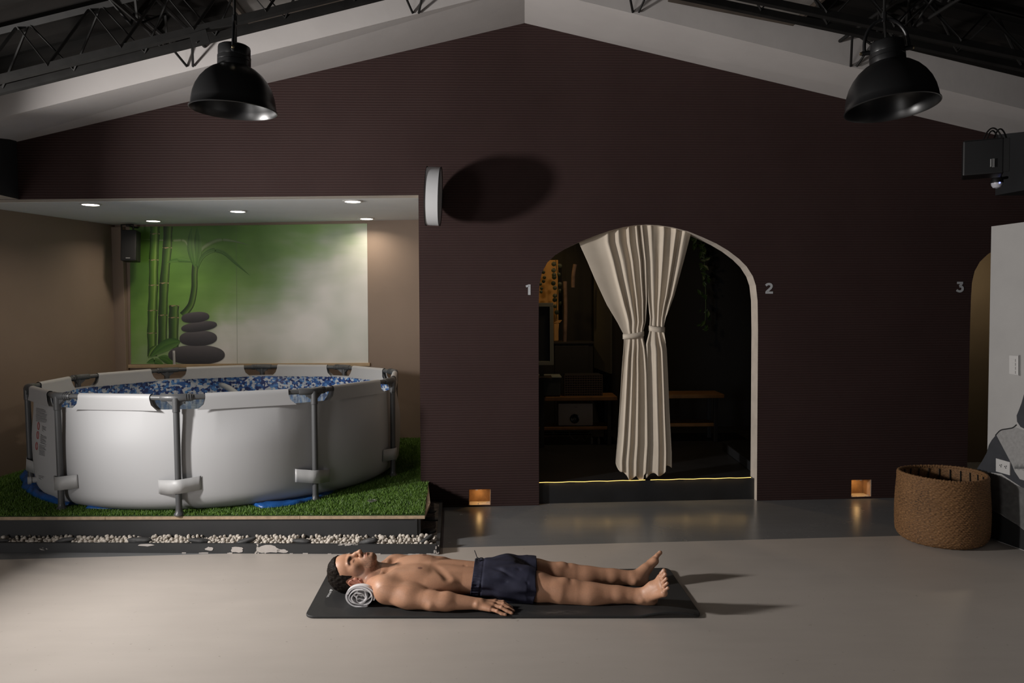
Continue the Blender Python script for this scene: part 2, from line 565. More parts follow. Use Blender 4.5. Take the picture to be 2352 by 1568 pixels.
# pool niche: back wall, right wall, ceiling
NB = 7.35
m = MB(); m.box(((-4.0 - .3) / 2, NB + .05, 1.25), (3.7, 0.1, 2.5))
tag(m.build('wall_niche_back', M_TAN), 'tan back wall of the pool niche behind the mural', kind='structure')
m = MB(); m.box((-0.43, (5.60 + NB) / 2, 1.25), (0.06, NB - 5.60 - .002, 2.5))
tag(m.build('wall_niche_right', M_TAN), 'tan right wall of the pool niche', kind='structure')
cb0, cb1 = aty(265, 517, NB), aty(963, 510, NB)
cz0, cz1 = nTL + WN * TH, W(961, 448) + WN * TH
q = [ext(cz1, cz0, -3.96), ext(cz0, cz1, -0.42), ext(cb0, cb1, -0.42), ext(cb1, cb0, -3.96)]
_n = (q[1] - q[0]).cross(q[3] - q[0])
q[2].z = q[0].z - (_n.x * (q[2].x - q[0].x) + _n.y * (q[2].y - q[0].y)) / _n.z
NC = list(q)
m = MB(); m.add(q + [p + Vector((0, 0, .08)) for p in q], [(0, 1, 2, 3), (7, 6, 5, 4), (0, 4, 5, 1), (1, 5, 6, 2), (2, 6, 7, 3), (3, 7, 4, 0)])
tag(m.build('ceiling_niche', M_CEIL), 'white niche ceiling with five recessed lights', kind='structure')
def niche_ceiling(px, py):
    n = (NC[1] - NC[0]).cross(NC[3] - NC[0]).normalized()
    return onplane(px, py, NC[0], n)
# shallow pilaster in the far left corner
a, b = aty(262, 700, NB - .05), aty(287, 700, NB - .05)
m = MB(); m.box(((a.x + b.x) / 2 - .06, NB - .03, 1.12), (b.x - a.x + .12, 0.06, 2.24), bevel=.004)
tag(m.build('trim_4', M_TAN), 'tan pilaster in the far left corner of the niche', kind='structure')
# ------------------------------------------------------------------ pool platform with turf
PZ = 0.18
M_PLY = mat('pale_plywood_edge', (0.40, 0.29, 0.19), 0.7, var=0.22, vscale=30, bump=0.2, bscale=80)
pf0, pf1 = atz(0, 1187, PZ), atz(976, 1184, PZ)
pfd = (pf1 - pf0) / (pf1.x - pf0.x)
def pfront(x): return pf0 + pfd * (x - pf0.x)
pside = atz(986, 1100, PZ); 
pw = wpt(wuz(pside)[0], 0, 0.004); pw.z = PZ
plat_poly = [pfront(-3.915), pfront(pf1.x), Vector((pw.x, pw.y, PZ)), Vector((nBR.x - .004, W(966, 1095).y - .003, PZ)),
             Vector((nBR.x - .004, 5.598, PZ)), Vector((-0.462, 5.598, PZ)), Vector((-0.462, NB - .004, PZ)), Vector((lw0.x + .004, NB - .004, PZ)), Vector((-3.915, 5.0, PZ))]
platform = thing('pool_platform', (-2.2, 5.2, 0), 'low raised platform with plywood edge and charcoal face under the pool', 'platform')
ply_t = 0.019
cuts = [-9, atz(240, 1187, PZ).x, atz(688, 1185, PZ).x, 9]
for i in range(3):
    a, b = max(cuts[i], -3.915) + 0.0012, min(cuts[i + 1], pf1.x) - 0.0012
    A, Bq = pfront(a), pfront(b)
    dn = Vector((0, 0.30, 0))
    m = MB(); m.prism([A, Bq, Bq + dn, A + dn], (0, 0, -ply_t))
    m.build('plywood_board', M_PLY, platform)
m = MB()
inner = [Vector((p.x, p.y + (0.302 if p.y < 4.8 else 0), PZ - .0005)) for p in plat_poly]
m.prism(inner, (0, 0, -ply_t))
m.build('deck_board', M_PLY, platform)
fr = Vector((0, 0.012, 0))
A, Bq = pfront(-3.915) + fr, pfront(pf1.x - 0.03) + fr
m = MB(); m.prism([Vector((A.x, A.y, 0.001)), Vector((Bq.x, Bq.y, 0.001)), Vector((Bq.x, Bq.y + .02, 0.001)), Vector((A.x, A.y + .02, 0.001))], (0, 0, PZ - ply_t - .002))
m.build('front_face', M_BLACKFACE, platform)
m = MB(); m.prism([Vector((Bq.x - .02, Bq.y + .021, 0.001)), Vector((Bq.x, Bq.y + .021, 0.001)), Vector((pw.x - .03, pw.y - .006, 0.001)), Vector((pw.x - .05, pw.y - .006, 0.001))], (0, 0, PZ - ply_t - .002))
m.build('side_face', M_BLACKFACE, platform)
m = MB(); m.box((Bq.x - .026, Bq.y - .004, (PZ - ply_t) / 2), (.016, .008, PZ - ply_t - .006))
m.build('corner_batten', M_BLACKFACE, platform)

def m_grass():
    m = bpy.data.materials.new('artificial_grass'); m.use_nodes = True; t = NT(m)
    g = t.node('ShaderNodeNewGeometry')
    n = t.noise(t.co(), 9, 3)
    k = t.math('ADD', t.math('MULTIPLY', g.outputs['Random Per Island'], 0.7), t.math('MULTIPLY', n, 0.3))
    t.set('Base Color', t.ramp(k, [(0.1, (0.046, 0.105, 0.010)), (0.5, (0.092, 0.19, 0.020)), (0.85, (0.165, 0.28, 0.042)), (0.97, (0.24, 0.33, 0.10))]))
    t.set('Roughness', 0.55)
    return m
M_GRASS = m_grass()
M_TURFBACK = mat('turf_backing', (0.02, 0.05, 0.008), 0.9, var=0.3, vscale=40)
POOLC = Vector((-2.205, 5.902, 0)); POOLR, POOLRY = 1.338, 0.979
def turf():
    rng = np.random.default_rng(4)
    root = thing('artificial_turf', (-2.2, 5.2, PZ), 'bright green artificial turf laid on the pool platform', 'turf')
    poly = [(p.x, p.y) for p in plat_poly]
    poly[0] = (poly[0][0], poly[0][1] + .004); poly[1] = (poly[1][0] - .003, poly[1][1] + .004)
    m = MB(); m.prism([Vector((x, y, PZ + .001)) for x, y in poly], (0, 0, .004))
    m.build('backing', M_TURFBACK, root)
    n = 260000
    X = rng.uniform(-3.92, -0.45, n); Yv = rng.uniform(4.54, 7.34, n)
    # keep the area inside the platform outline and outside the pool floor
    ins = np.zeros(n, bool); j = len(poly) - 1
    for i in range(len(poly)):
        xi, yi = poly[i]; xj, yj = poly[j]
        c = ((yi > Yv) != (yj > Yv)) & (X < (xj - xi) * (Yv - yi) / (yj - yi + 1e-12) + xi)
        ins ^= c; j = i
    rr = np.hypot(X - POOLC.x, (Yv - POOLC.y) / POOLRY)
    ins &= (rr > 1.16) & ((Yv < 6.2) | (rr < 1.0) | (X > -1.1) | (X < -3.3))
    X, Yv = X[ins], Yv[ins]; n = len(X)
    hgt = rng.uniform(.010, .021, n); wd = rng.uniform(.0016, .003, n)
    a = rng.uniform(0, 2 * np.pi, n); ln = rng.uniform(.003, .013, n); b = rng.uniform(0, 2 * np.pi, n)
    z0 = PZ + .004
    v = np.zeros((n, 3, 3))
    v[:, 0] = np.c_[X - wd * np.cos(a), Yv - wd * np.sin(a), np.full(n, z0)]
    v[:, 1] = np.c_[X + wd * np.cos(a), Yv + wd * np.sin(a), np.full(n, z0)]
    v[:, 2] = np.c_[X + ln * np.cos(b), Yv + ln * np.sin(b), z0 + hgt]
    v = v.reshape(-1, 3) - np.array([-2.2, 5.2, PZ])
    me = bpy.data.meshes.new('grass_blades')
    me.vertices.add(3 * n); me.vertices.foreach_set('co', v.ravel())
    me.loops.add(3 * n); me.loops.foreach_set('vertex_index', np.arange(3 * n, dtype=np.int32))
    me.polygons.add(n); me.polygons.foreach_set('loop_start', np.arange(0, 3 * n, 3, dtype=np.int32))
    me.polygons.foreach_set('loop_total', np.full(n, 3, dtype=np.int32))
    me.update(); me.validate()
    me.materials.append(M_GRASS)
    o = bpy.data.objects.new('grass_blades', me); COL.objects.link(o); o.parent = root
    o['kind'] = 'stuff'
turf()

# ------------------------------------------------------------------ gravel trough: kerb, white pebbles, dark stones
k0p, k1p = atz(0, 1268, 0), atz(1003, 1273, 0)
kd = (k1p - k0p) / (k1p.x - k0p.x)
def kf(x): return k0p + kd * (x - k0p.x)
KZ = 0.056; KT = 0.022
kerb = thing('gravel_kerb', (-2.0, 4.45, 0), 'low charcoal kerb with chipped paint in front of the pool platform', 'kerb')
M_CHIPW = mat('bare_white_plaster', (0.50, 0.46, 0.43), 0.85, bump=0.4, bscale=60, bdist=.004)
KXR = k1p.x
sk = atz(1011, 1165, 0)
e1 = kf(KXR)
m = MB(); A = kf(-3.91)
m.prism([A, e1, e1 + Vector((-.006, KT, 0)), A + Vector((0, KT, 0))], (0, 0, KZ))
m.build('front_kerb', M_CHIP, kerb)
sB = Vector((sk.x, wpt(wuz(sk)[0], 0, .006).y, 0))
m = MB(); m.prism([e1 + Vector((.0012, 0, 0)), e1 + Vector((.018, .004, 0)), sB + Vector((.018, 0, 0)), sB + Vector((-.004, 0, 0)), e1 + Vector((-.0045, KT + .001, 0))], (0, 0, KZ - .002))
m.build('side_kerb', M_CHIP, kerb)
# flaked plaster edge at the kerb end and along the foot of the kerb
rnd = random.Random(8)
m = MB()
for i in range(34):
    x = KXR - rnd.random() ** 1.6 * 1.5 if i < 22 else KXR - .002
    p = kf(x)
    if i < 22:
        w = rnd.uniform(.015, .06); h = rnd.uniform(.002, .006)
        m.box((p.x, p.y - .002, h / 2 + .0006), (w, .004, h))
    else:
        h = rnd.uniform(.006, .016)
        m.box((p.x + rnd.uniform(-.012, .014), p.y - .001 + rnd.uniform(0, .003), rnd.uniform(.006, .052)), (rnd.uniform(.003, .008), .005, h))
m.build('flaked_plaster', M_CHIPW, kerb)
# worn patches where the paint has come off the front
for px, w, h0, h1 in ((620, .155, .001, .054), (652, .075, .004, .03), (548, .09, .006, .04), (484, .05, .015, .04), (338, .10, .040, .056)):
    x = atz(px, 1268, 0).x; p = kf(x); pts = []
    nn = 14
    for i in range(nn):
        t = 2 * math.pi * i / nn; q = rnd.uniform(.65, 1.1)
        pts.append(Vector((x + math.cos(t) * w * .5 * q, kf(x + math.cos(t) * w * .5 * q).y - .0012, min(KZ - .001, max(.001, (h0 + h1) / 2 + math.sin(t) * (h1 - h0) * .5 * q)))))
    m = MB(); m.prism(pts, (0, -.0012, 0)); m.build('bare_patch', M_CHIPW, kerb)

def m_mortar():
    m = bpy.data.materials.new('old_mortar'); m.use_nodes = True; t = NT(m); co = t.co()
    t.set('Base Color', t.ramp(t.noise(co, 22, 5, .7), [(.3, (.05, .042, .036)), (.55, (.15, .125, .105)), (.7, (.27, .23, .20))]))
    t.set('Roughness', .9); t.bump(t.noise(co, 45, 4), .6, .012); return m
M_MORTAR = m_mortar()
mt = MB()
a0 = e1 + Vector((-.006, KT + .002, 0)); a1 = sB + Vector((-.005, -.001, 0))
b0 = Vector((Bq.x + .002, a0.y, 0)); b1 = Vector((pw.x - .028, a1.y, 0))
mt.prism([a0, a1, b1, b0], (0, 0, .044))
tag(mt.build('mortar_bed', M_MORTAR), 'rough mortar bed beside the platform with black stones set in it', 'mortar')

def stone_mesh(seed, sx, sy, sz, sub=2, rough=.18):
    bm = bmesh.new(); bmesh.ops.create_icosphere(bm, subdivisions=sub, radius=1.0)
    o = Vector((seed * 3.1, seed * 1.7, seed))
    for v in bm.verts:
        d = 1 + rough * mnoise.noise(v.co * 1.1 + o) + rough * .5 * mnoise.noise(v.co * 2.3 + o)
        v.co = Vector((v.co.x * d * sx, v.co.y * d * sy, v.co.z * d * sz))
    me = bpy.data.meshes.new('pebble'); bm.to_mesh(me); bm.free()
    me.polygons.foreach_set('use_smooth', [True] * len(me.polygons))
    return me
M_PEB = mat('white_pebble', (0.57, 0.515, 0.45), 0.85, var=0.22, vscale=60, bump=0.3, bscale=200, bdist=.002)
def m_slate():
    m = bpy.data.materials.new('dark_slate_stone'); m.use_nodes = True; t = NT(m); co = t.co()
    t.set('Base Color', t.ramp(t.noise(co, 30, 4), [(.3, (.030, .030, .031)), (.7, (.062, .061, .060))]))
    t.set('Roughness', .65); t.bump(t.noise(co, 60, 3), .3, .004); return m
M_SLATE = m_slate()
rnd = random.Random(3)
slates = [(8, 1240, .040, .022, .010, 0), (150, 1240.5, .055, .03, .016, 8), (318, 1242, .080, .035, .020, 0), (457, 1242, .064, .032, .017, -6), (562, 1244, .066, .03, .018, 14), (694, 1243.5, .062, .03, .017, 0), (845, 1245, .066, .034, .020, 16)]
names = ['dark flat stone at the left end of the white pebbles', 'dark stone among white pebbles below the left pool leg', 'widest dark stone in the trough, above a chipped kerb edge',
         'dark oval stone in the trough under the middle pool leg', 'dark stone in the trough beside the large bare kerb patch', 'dark stone in the trough left of the man’s head', 'tilted dark stone in the trough just above the man’s face']
peb_meshes = [stone_mesh(i, .0105 * s, .0092 * s, .0082 * s, 1 if i > 5 else 2, .35) for i, s in enumerate((1, .9, 1.15, .85, 1.05, 1.2, .95, .8))]
for me in peb_meshes: me.materials.append(M_PEB)
slate_pos = []
for (px, py, sx, sy, sz, tilt), lb in zip(slates, names):
    p = atz(px, py, KZ + .004)
    p.y = kf(p.x).y + KT + sy * .95
    me = stone_mesh(px, sx, sy, sz, 3, .16); me.materials.append(M_SLATE)
    o = bpy.data.objects.new('slate_stone', me); COL.objects.link(o)
    o.location = (p.x, p.y, KZ + .003); o.rotation_euler = (math.radians(-12), math.radians(-tilt), rnd.uniform(-.3, .3))
    tag(o, lb, 'stone', 'dark stones in the gravel trough')
    slate_pos.append((p.x, sx))
for px, py, sx, sy, sz, rot, z, lb in ((978, 1240, .062, .030, .016, (-.5, -.45, .5), .062, 'grey slate leaning at the corner of the gravel trough'),
                                   (986, 1219, .042, .046, .014, (0, 0, .3), .048, 'black round stone in the mortar nearest the trough corner'),
                                   (990, 1192, .056, .034, .013, (0, 0, -.25), .048, 'black wide stone in the mortar, middle of the three'),
                                   (988, 1174, .038, .036, .013, (0, 0, .2), .048, 'black stone in the mortar closest to the brown wall')):
    p = atz(px, py, z); me = stone_mesh(px + 7, sx, sy, sz, 3, .14); me.materials.append(M_SLATE)
    o = bpy.data.objects.new('slate_stone', me); COL.objects.link(o); o.location = (p.x, p.y, z); o.rotation_euler = rot
    tag(o, lb, 'stone', 'dark stones in the gravel trough')
# 300 pebbles one by one on top, the buried ones as stuff
def trough_y(x, t): 
    a = kf(x).y + KT + .008; b = pfront(x).y + .010
    return a + (b - a) * t
npb = 0; pts = []
rows = [(.06, .0490), (.36, .0510), (.66, .0525), (.92, .0535)]
for r, (t, z) in enumerate(rows):
    x = -3.12 + r * .006
    while x < -0.475:
        pts.append((x + rnd.uniform(-.006, .006), t + rnd.uniform(-.08, .08), z + rnd.uniform(-.004, .006))); x += .0280
pts = [p for p in pts if all(abs(p[0] - sxp) > w * .80 or (p[1] > .8 and abs(p[0] - sxp) > w * .3) for sxp, w in slate_pos)]
rnd.shuffle(pts)
for x, t, z in pts[:300]:
    o = bpy.data.objects.new('white_pebble', peb_meshes[rnd.randrange(8)]); COL.objects.link(o)
    o.location = (x, trough_y(x, t), z); s = rnd.uniform(.95, 1.5); o.scale = (s, s, s)
    o.rotation_euler = (rnd.uniform(0, 6), rnd.uniform(0, 6), rnd.uniform(0, 6))
    tag(o, 'small white pebble in the gravel trough below the turf', 'pebble', 'white pebbles in the trough')
m = MB(); bms = []
for i in range(4):
    bm = bmesh.new(); bmesh.ops.create_icosphere(bm, subdivisions=1, radius=.0125)
    bms.append(([v.co.copy() for v in bm.verts], [[v.index for v in f.verts] for f in bm.faces])); bm.free()
x = -3.90
while x < -0.475:
    for t in (.02, .22, .42, .62, .82, .98):
        vs, fs_ = bms[rnd.randrange(4)]
        c = Vector((x + rnd.uniform(-.008, .008), trough_y(x, t), KZ - .022 + t * .004 + rnd.uniform(-.004, .004)))
        s = rnd.uniform(.8, 1.15); rt = Matrix.Rotation(rnd.uniform(0, 6), 3, (rnd.random(), rnd.random(), 1))
        m.add([c + rt @ Vector((v.x * s * 1.1, v.y * s, v.z * s * .85)) for v in vs], fs_)
    x += .0215
o = m.build('pebble_bed', M_PEB, smooth=True, angle=80)
tag(o, 'bed of white pebbles filling the trough', 'pebbles', kind='stuff')
m = MB(); m.prism([kf(-3.9) + Vector((0, KT + .001, 0)), kf(KXR - .03) + Vector((0, KT + .001, 0)), pfront(pf1.x - .05) + Vector((0, .010, -PZ)), pfront(-3.9) + Vector((0, .010, -PZ))], (0, 0, .03))
tag(m.build('trough_floor', M_MORTAR), 'mortar floor of the gravel trough', 'mortar')
# small round drain in the turf
c = atz(855, 1151, PZ + .012)
dr = thing('floor_drain', c, 'small metal drain grid set in the turf right of the pool', 'drain')
m = MB(); m.lathe([(.030, 0), (.031, .006), (.024, .007), (.024, 0)], 20, Matrix.Translation(c)); m.build('ring', mat('drain_metal', (.35, .35, .34), .4, .8), dr, smooth=True)
for i in range(-2, 3):
    m = MB(); hw = math.sqrt(.024 ** 2 - (i * .009) ** 2); m.box((c.x + i * .009, c.y, c.z + .003), (.004, hw * 2, .004)); m.build('bar', MATS['drain_metal'], dr)

# ------------------------------------------------------------------ the round frame pool
def m_vinyl(name, col):
    m = bpy.data.materials.new(name); m.use_nodes = True; t = NT(m); co = t.co()
    n = t.noise(t.mapping(co, (14, 14, 1.6)), 1.0, 3)
    bub = t.node('ShaderNodeTexVoronoi', feature='F1'); bub.inputs['Scale'].default_value = 70; t.l.new(co, bub.inputs['Vector'])
    b = t.ramp(bub.outputs['Distance'], [(0.0, (1, 1, 1)), (.16, (0, 0, 0))])
    msk = t.ramp(t.noise(co, 1.4, 2), [(.52, (0, 0, 0)), (.62, (1, 1, 1))])
    h = t.math('ADD', t.math('MULTIPLY', n, .35), t.math('MULTIPLY', t.math('MULTIPLY', b, msk), .5))
    t.bump(h, .25, .006)
    t.set('Base Color', (*col, 1)); t.set('Roughness', .55); return m
M_VINYL = m_vinyl('white_vinyl', (0.43, 0.432, 0.44))
M_SLEEVE = mat('white_vinyl_sleeve', (0.40, 0.40, 0.405), .5, bump=.08, bscale=220, bdist=.002)
M_STRAP = mat('white_vinyl_strap', (0.42, 0.42, 0.42), .45)
M_PTUBE = mat('grey_coated_tube', (0.078, 0.080, 0.083), .42)
M_PJOINT = mat('grey_plastic_joint', (0.070, 0.072, 0.075), .40, bump=.2, bscale=120, bdist=.003)
def m_mosaic():
    m = bpy.data.materials.new('blue_pebble_print'); m.use_nodes = True; t = NT(m)
    uv = t.co('UV')
    v = t.node('ShaderNodeTexVoronoi', feature='F1'); v.inputs['Scale'].default_value = 1.0; v.inputs['Randomness'].default_value = .75
    t.l.new(t.mapping(uv, (42, 58, 1)), v.inputs['Vector'])
    sep = t.node('ShaderNodeSeparateColor'); t.l.new(v.outputs['Color'], sep.inputs[0])
    c = t.ramp(sep.outputs[0], [(0, (.022, .038, .15)), (.22, (.035, .11, .34)), (.48, (.10, .26, .56)), (.64, (.50, .54, .60)), (.84, (.62, .64, .67))], 'CONSTANT')
    t.set('Base Color', c); t.set('Roughness', .4); return m
M_MOSAIC = m_mosaic()
def m_water():
    m = bpy.data.materials.new('pool_water'); m.use_nodes = True; t = NT(m); co = t.co()
    t.set('Base Color', (.45, .68, .86, 1)); t.set('Roughness', .03); t.set('IOR', 1.33); t.set('Transmission Weight', .75)
    t.bump(t.noise(t.mapping(co, (3, 9, 1)), 4, 2), .12, .01); return m
M_WATER = m_water()

JA = [math.radians(a + 3.05) for a in (-122, -86, -50, -14, 22, 58, 94, 130, 166, 202)]
RZ = 0.904; GZ = PZ + 0.008
def pp(ang, r, z): return Vector((POOLC.x + r * math.cos(ang), POOLC.y + r * POOLRY * math.sin(ang), z))
def rdec(ang):
    k = (ang - JA[0]) % (math.pi / 5) - math.pi / 10
    return POOLR * math.cos(math.pi / 10) / math.cos(k)
def sdist(ang):                                  # metres along the rail from the nearest joint
    k = (ang - JA[0]) % (math.pi / 5)
    k = min(k, math.pi / 5 - k)
    return k * POOLR
CUTW, CUTD, CUTR = 0.165, 0.075, 0.05
def top_z(ang):
    s = sdist(ang)
    lo = RZ - CUTD
    if s > CUTW: return RZ - .004
    if s > CUTW - CUTR:
        t = (s - (CUTW - CUTR)) / CUTR
        return lo + (1 - math.sqrt(max(0, 1 - t * t))) * (CUTD - .004)
    return lo
pool = thing('frame_pool', (POOLC.x, POOLC.y, GZ), 'round white frame pool with grey legs and blue pebble-print lining', 'pool')
NA = 600
def liner_r(ang, t):
    """t 0..1 from the ground to the rail"""
    k = abs(math.sin((ang - JA[0]) * 2.5 * 2))     # 0 at the legs, 1 between
    base = 1.285 + .006 * k
    bulge = .026 * math.sin(math.pi * min(1, t * 1.0)) * (0.55 + .45 * k)
    tt = min(1, max(0, (t - .55) / .45)); tt = tt * tt * (3 - 2 * tt)
    r = (base + bulge) * (1 - tt) + min(rdec(ang) + .006, 1.292) * tt
    if t < .14:
        q = 1 - t / .14
        r -= .10 * (1 - math.sqrt(max(0, 1 - q * q)))
    return r
tv = [0, .01, .025, .05, .08, .11, .14] + [.14 + .86 * i / 22 for i in range(1, 23)]
angs = [2 * math.pi * i / NA for i in range(NA)]
# refine around the cut-outs: snap is not needed at this density
v = []; f = []
for a in angs:
    zt = top_z(a)
    for t in tv:
        z = GZ + (zt - GZ) * t
        th = (z - GZ) / (RZ - GZ)
        v.append(pp(a, liner_r(a, th), z))
n = len(tv)
for i in range(NA):
    j = (i + 1) % NA
    for k in range(n - 1): f.append((i * n + k, j * n + k, j * n + k + 1, i * n + k + 1))
obj('pool_wall', v, f, M_VINYL, pool, smooth=True)
# inner lining with printed pebbles, and the pool floor
v = []; f = []; uv = []
zs = [GZ + .012 + (RZ - CUTD - .012 - GZ - .012) * i / 14 for i in range(15)]
for a in angs:
    for z in zs:
        th = (z - GZ) / (RZ - GZ)
        v.append(pp(a, liner_r(a, th) - .012, z)); uv.append((a * 1.3, z))
n = len(zs)
for i in range(NA):
    j = (i + 1) % NA
    if j == 0:
        b = len(v)
        for k, z in enumerate(zs):
            v.append(v[k].copy()); uv.append((2 * math.pi * 1.3, z))
        for k in range(n - 1): f.append((b + k, i * n + k, i * n + k + 1, b + k + 1))
    else:
        for k in range(n - 1): f.append((j * n + k, i * n + k, i * n + k + 1, j * n + k + 1))
c = len(v); v.append(Vector((POOLC.x, POOLC.y, GZ + .012))); uv.append((0, 0))
b = len(v)
for i in range(60):
    a = 2 * math.pi * i / 60; q = pp(a, 1.20, GZ + .012); v.append(q); uv.append((q.x, q.y))
for i in range(60): f.append((c, b + i, b + (i + 1) % 60))
obj('pool_lining', v, f, M_MOSAIC, pool, smooth=True, uvs=uv)
# water
m = MB(); m.v = [pp(2 * math.pi * i / 80, liner_r(2 * math.pi * i / 80, .66) - .014, 0.66) for i in range(80)]
m.f = [tuple(range(80))]
m.build('water', M_WATER, pool)
# rails with their sleeves
for k in range(10):
    a0, a1 = JA[k], JA[(k + 1) % 10]
    if a1 < a0: a1 += 2 * math.pi
    P0, P1 = pp(a0, POOLR, RZ), pp(a1, POOLR, RZ)
    m = MB(); m.tube([P0, P1], .0165, 12); m.build('top_rail', M_PTUBE, pool, smooth=True)
    L = (P1 - P0).length; d = (P1 - P0) / L
    out = Vector((d.y, -d.x, 0))
    if out.dot(P0 - POOLC) < 0: out = -out
    N = 26; ring = []
    # cross-section: inside flap, over the rail, outside flap
    sec = [(-.034, -CUTD - .012), (-.030, -.05), (-.022, -.012)] + [(-.022 * math.cos(w), .022 * math.sin(w)) for w in [math.pi * i / 8 for i in range(0, 9)]] + [(.0215, -.012), (.0212, -.045), (.0205, -CUTD - .004)]
    v = []; f = []
    for i in range(N + 1):
        t = i / N
        s = CUTW - CUTR + (L - 2 * (CUTW - CUTR)) * t
        e = min(s, L - s) - (CUTW - CUTR)                        # distance past the start of the cut-out curve
        low = -CUTD if False else None
        for ox, oz in sec:
            # flaps start with a rounded corner: the lower part reaches further towards the joint
            depth = max(0, -oz) / CUTD
            q = min(1, depth)
            shift = CUTR * math.sqrt(max(0, 1 - q * q)) if oz < 0 else CUTR
            ss = s + (shift if i == 0 else (-shift if i == N else (shift * (1 - t * 2) if True else 0)))
            v.append(P0 + d * ss + out * ox + Vector((0, 0, oz)))
    n = len(sec)
    for i in range(N):
        for j in range(n - 1): f.append((i * n + j, (i + 1) * n + j, (i + 1) * n + j + 1, i * n + j + 1))
    o = obj('rail_sleeve', v, f, M_SLEEVE, pool, smooth=True)
# joints, legs, feet, straps
for k in range(10):
    a = JA[k]
    P = pp(a, POOLR, RZ)
    rad = Vector((math.cos(a), math.sin(a) * POOLRY, 0)).normalized()
    tan = Vector((-rad.y, rad.x, 0))
    foot = pp(a, 1.332, GZ)
    dirs = [(pp(JA[(k + 1) % 10], POOLR, RZ) - P).normalized(), (pp(JA[k - 1], POOLR, RZ) - P).normalized()]
    m = MB()
    pts = [P + dirs[1] * .098, P + dirs[1] * .092, P + dirs[1] * .02, P + dirs[0] * .02, P + dirs[0] * .092, P + dirs[0] * .098]
    m.tube(pts, [.020, .0225, .024, .024, .0225, .020], 14)
    for s in (.082, .068, .054):                   # moulded ribs at one end
        c = P + dirs[0] * s
        m.tube([c - dirs[0] * .003, c + dirs[0] * .003], .0255, 14)
    dn = (foot - P).normalized()
    m.tube([P, P + dn * .085, P + dn * .088], [.0225, .0225, .020], 14)
    for sgn in (0, 1):                              # triangular webs
        dd = dirs[sgn]
        q = [P + dd * .065 + Vector((0, 0, -.016)), P + dn * .070, P + Vector((0, 0, -.01))]
        m.prism([x - rad * .011 for x in q], rad * .022)
    o = m.build('corner_joint', M_PJOINT, pool, smooth=True, angle=35)
    m = MB()
    for sgn in (0, 1):
        c = P + dirs[sgn] * .05 + Vector((0, 0, -.022)); m.tube([c, c + Vector((0, 0, -.016))], .003, 6)
    m.build('locking_pin', M_PTUBE, o)
    m = MB(); m.tube([P + dn * .06, foot + Vector((0, 0, .02))], .019, 14); m.build('leg', M_PTUBE, pool, smooth=True)
    m = MB(); m.tube([foot + Vector((0, 0, .034)), foot + Vector((0, 0, .016)), foot + Vector((0, 0, .010)), foot + Vector((0, 0, -.002))], [.020, .022, .029, .031], 16)
    m.build('foot_cap', M_PJOINT, pool, smooth=True, angle=50)
    # strap that holds the leg to the wall
    zc = .355 + .012 * math.sin(k * 2.2); hh = .043; tl = .020 * math.sin(k * 1.7 + 1)
    v = []; f = []; NS = 18; W2 = .128
    for i in range(NS + 1):
        u = -1 + 2 * i / NS
        for sz in (-1, 1):
            z = zc + sz * hh + u * tl
            aa = a + u * W2 / 1.33
            rl = liner_r(aa, (z - GZ) / (RZ - GZ)) + .004
            rleg = 1.334 + .022
            w = max(0, 1 - abs(u) * 1.02)
            r = max(rl, min(rleg, rl + (rleg + .012 - rl) * w))
            r += .004 * math.sin(u * 9 + k + sz) * (1 - abs(u))
            v.append(pp(aa, r, z))
    for i in range(NS): f.append((2 * i, 2 * i + 2, 2 * i + 3, 2 * i + 1))
    o = obj('leg_strap', v, f, M_STRAP, pool, smooth=True)
    sm = o.modifiers.new('thick', 'SOLIDIFY'); sm.thickness = .0022; sm.offset = 1
# printed warning text on the left, small print near the ground, drain valve
def onpool(px, py, off=.003):
    """picture point on the outside of the pool wall (marching along the ray)"""
    d = ray(px, py); s = 3.0
    while s < 8:
        p = CAMP + d * s
        ang = math.atan2((p.y - POOLC.y) / POOLRY, p.x - POOLC.x)
        rr = math.hypot(p.x - POOLC.x, (p.y - POOLC.y) / POOLRY)
        if rr < liner_r(ang, max(0, (p.z - GZ) / (RZ - GZ))) + off: return p
        s += .004
    return CAMP + d * 5
M_PRINT = mat('grey_print', (0.16, 0.16, 0.165), .6)
M_REDP = mat('red_print', (0.42, 0.10, 0.10), .6)
m = MB(); rnd = random.Random(5)
def strip_on(m, x0, y0, x1, y1, hpx):
    n = 4; top = []; bot = []
    for i in range(n + 1):
        t = i / n; x = x0 + (x1 - x0) * t; y = y0 + (y1 - y0) * t
        top.append(onpool(x, y)); bot.append(onpool(x, y + hpx))
    b = len(m.v); m.v += top + bot
    for i in range(n): m.f.append((b + i, b + i + 1, b + n + 2 + i, b + n + 1 + i))
y = 936
for blk in ((936, 14, 82, 108), (977, 5, 96, 108), (996, 10, 92, 107), (1020, 11, 89, 106)):
    y0, nl, xa, xb = blk
    for i in range(nl):
        strip_on(m, xa + rnd.uniform(0, 1), y0 + i * 2.25, xb - rnd.uniform(0, 4 if i % 4 else 9), y0 + i * 2.25 + 4.2, .95)
for i in range(3): strip_on(m, 88.5, 1091 + i * 3, 96 - i + rnd.uniform(0, 5), 1094 + i * 3, 1.0)
m.build('warning_text', M_PRINT, pool, fix=False)
for cx, cy in ((88, 978), (86.5, 999), (84, 1024)):
    pts = [onpool(cx + 2.0 * math.cos(w), cy + 8.5 * math.sin(w), .004) for w in [2 * math.pi * i / 16 for i in range(16)]]
    m = MB(); m.tube(pts, .0022, 4, closed=True); m.build('warning_symbol', M_REDP, pool)
p = onpool(84, 1101, .0); rad = (p - POOLC); rad.z = 0; rad.normalize()
m = MB(); m.tube([p - rad * .02, p + rad * .03, p + rad * .032, p + rad * .05], [.020, .020, .026, .026], 14)
m.build('drain_valve', M_STRAP, pool, smooth=True)
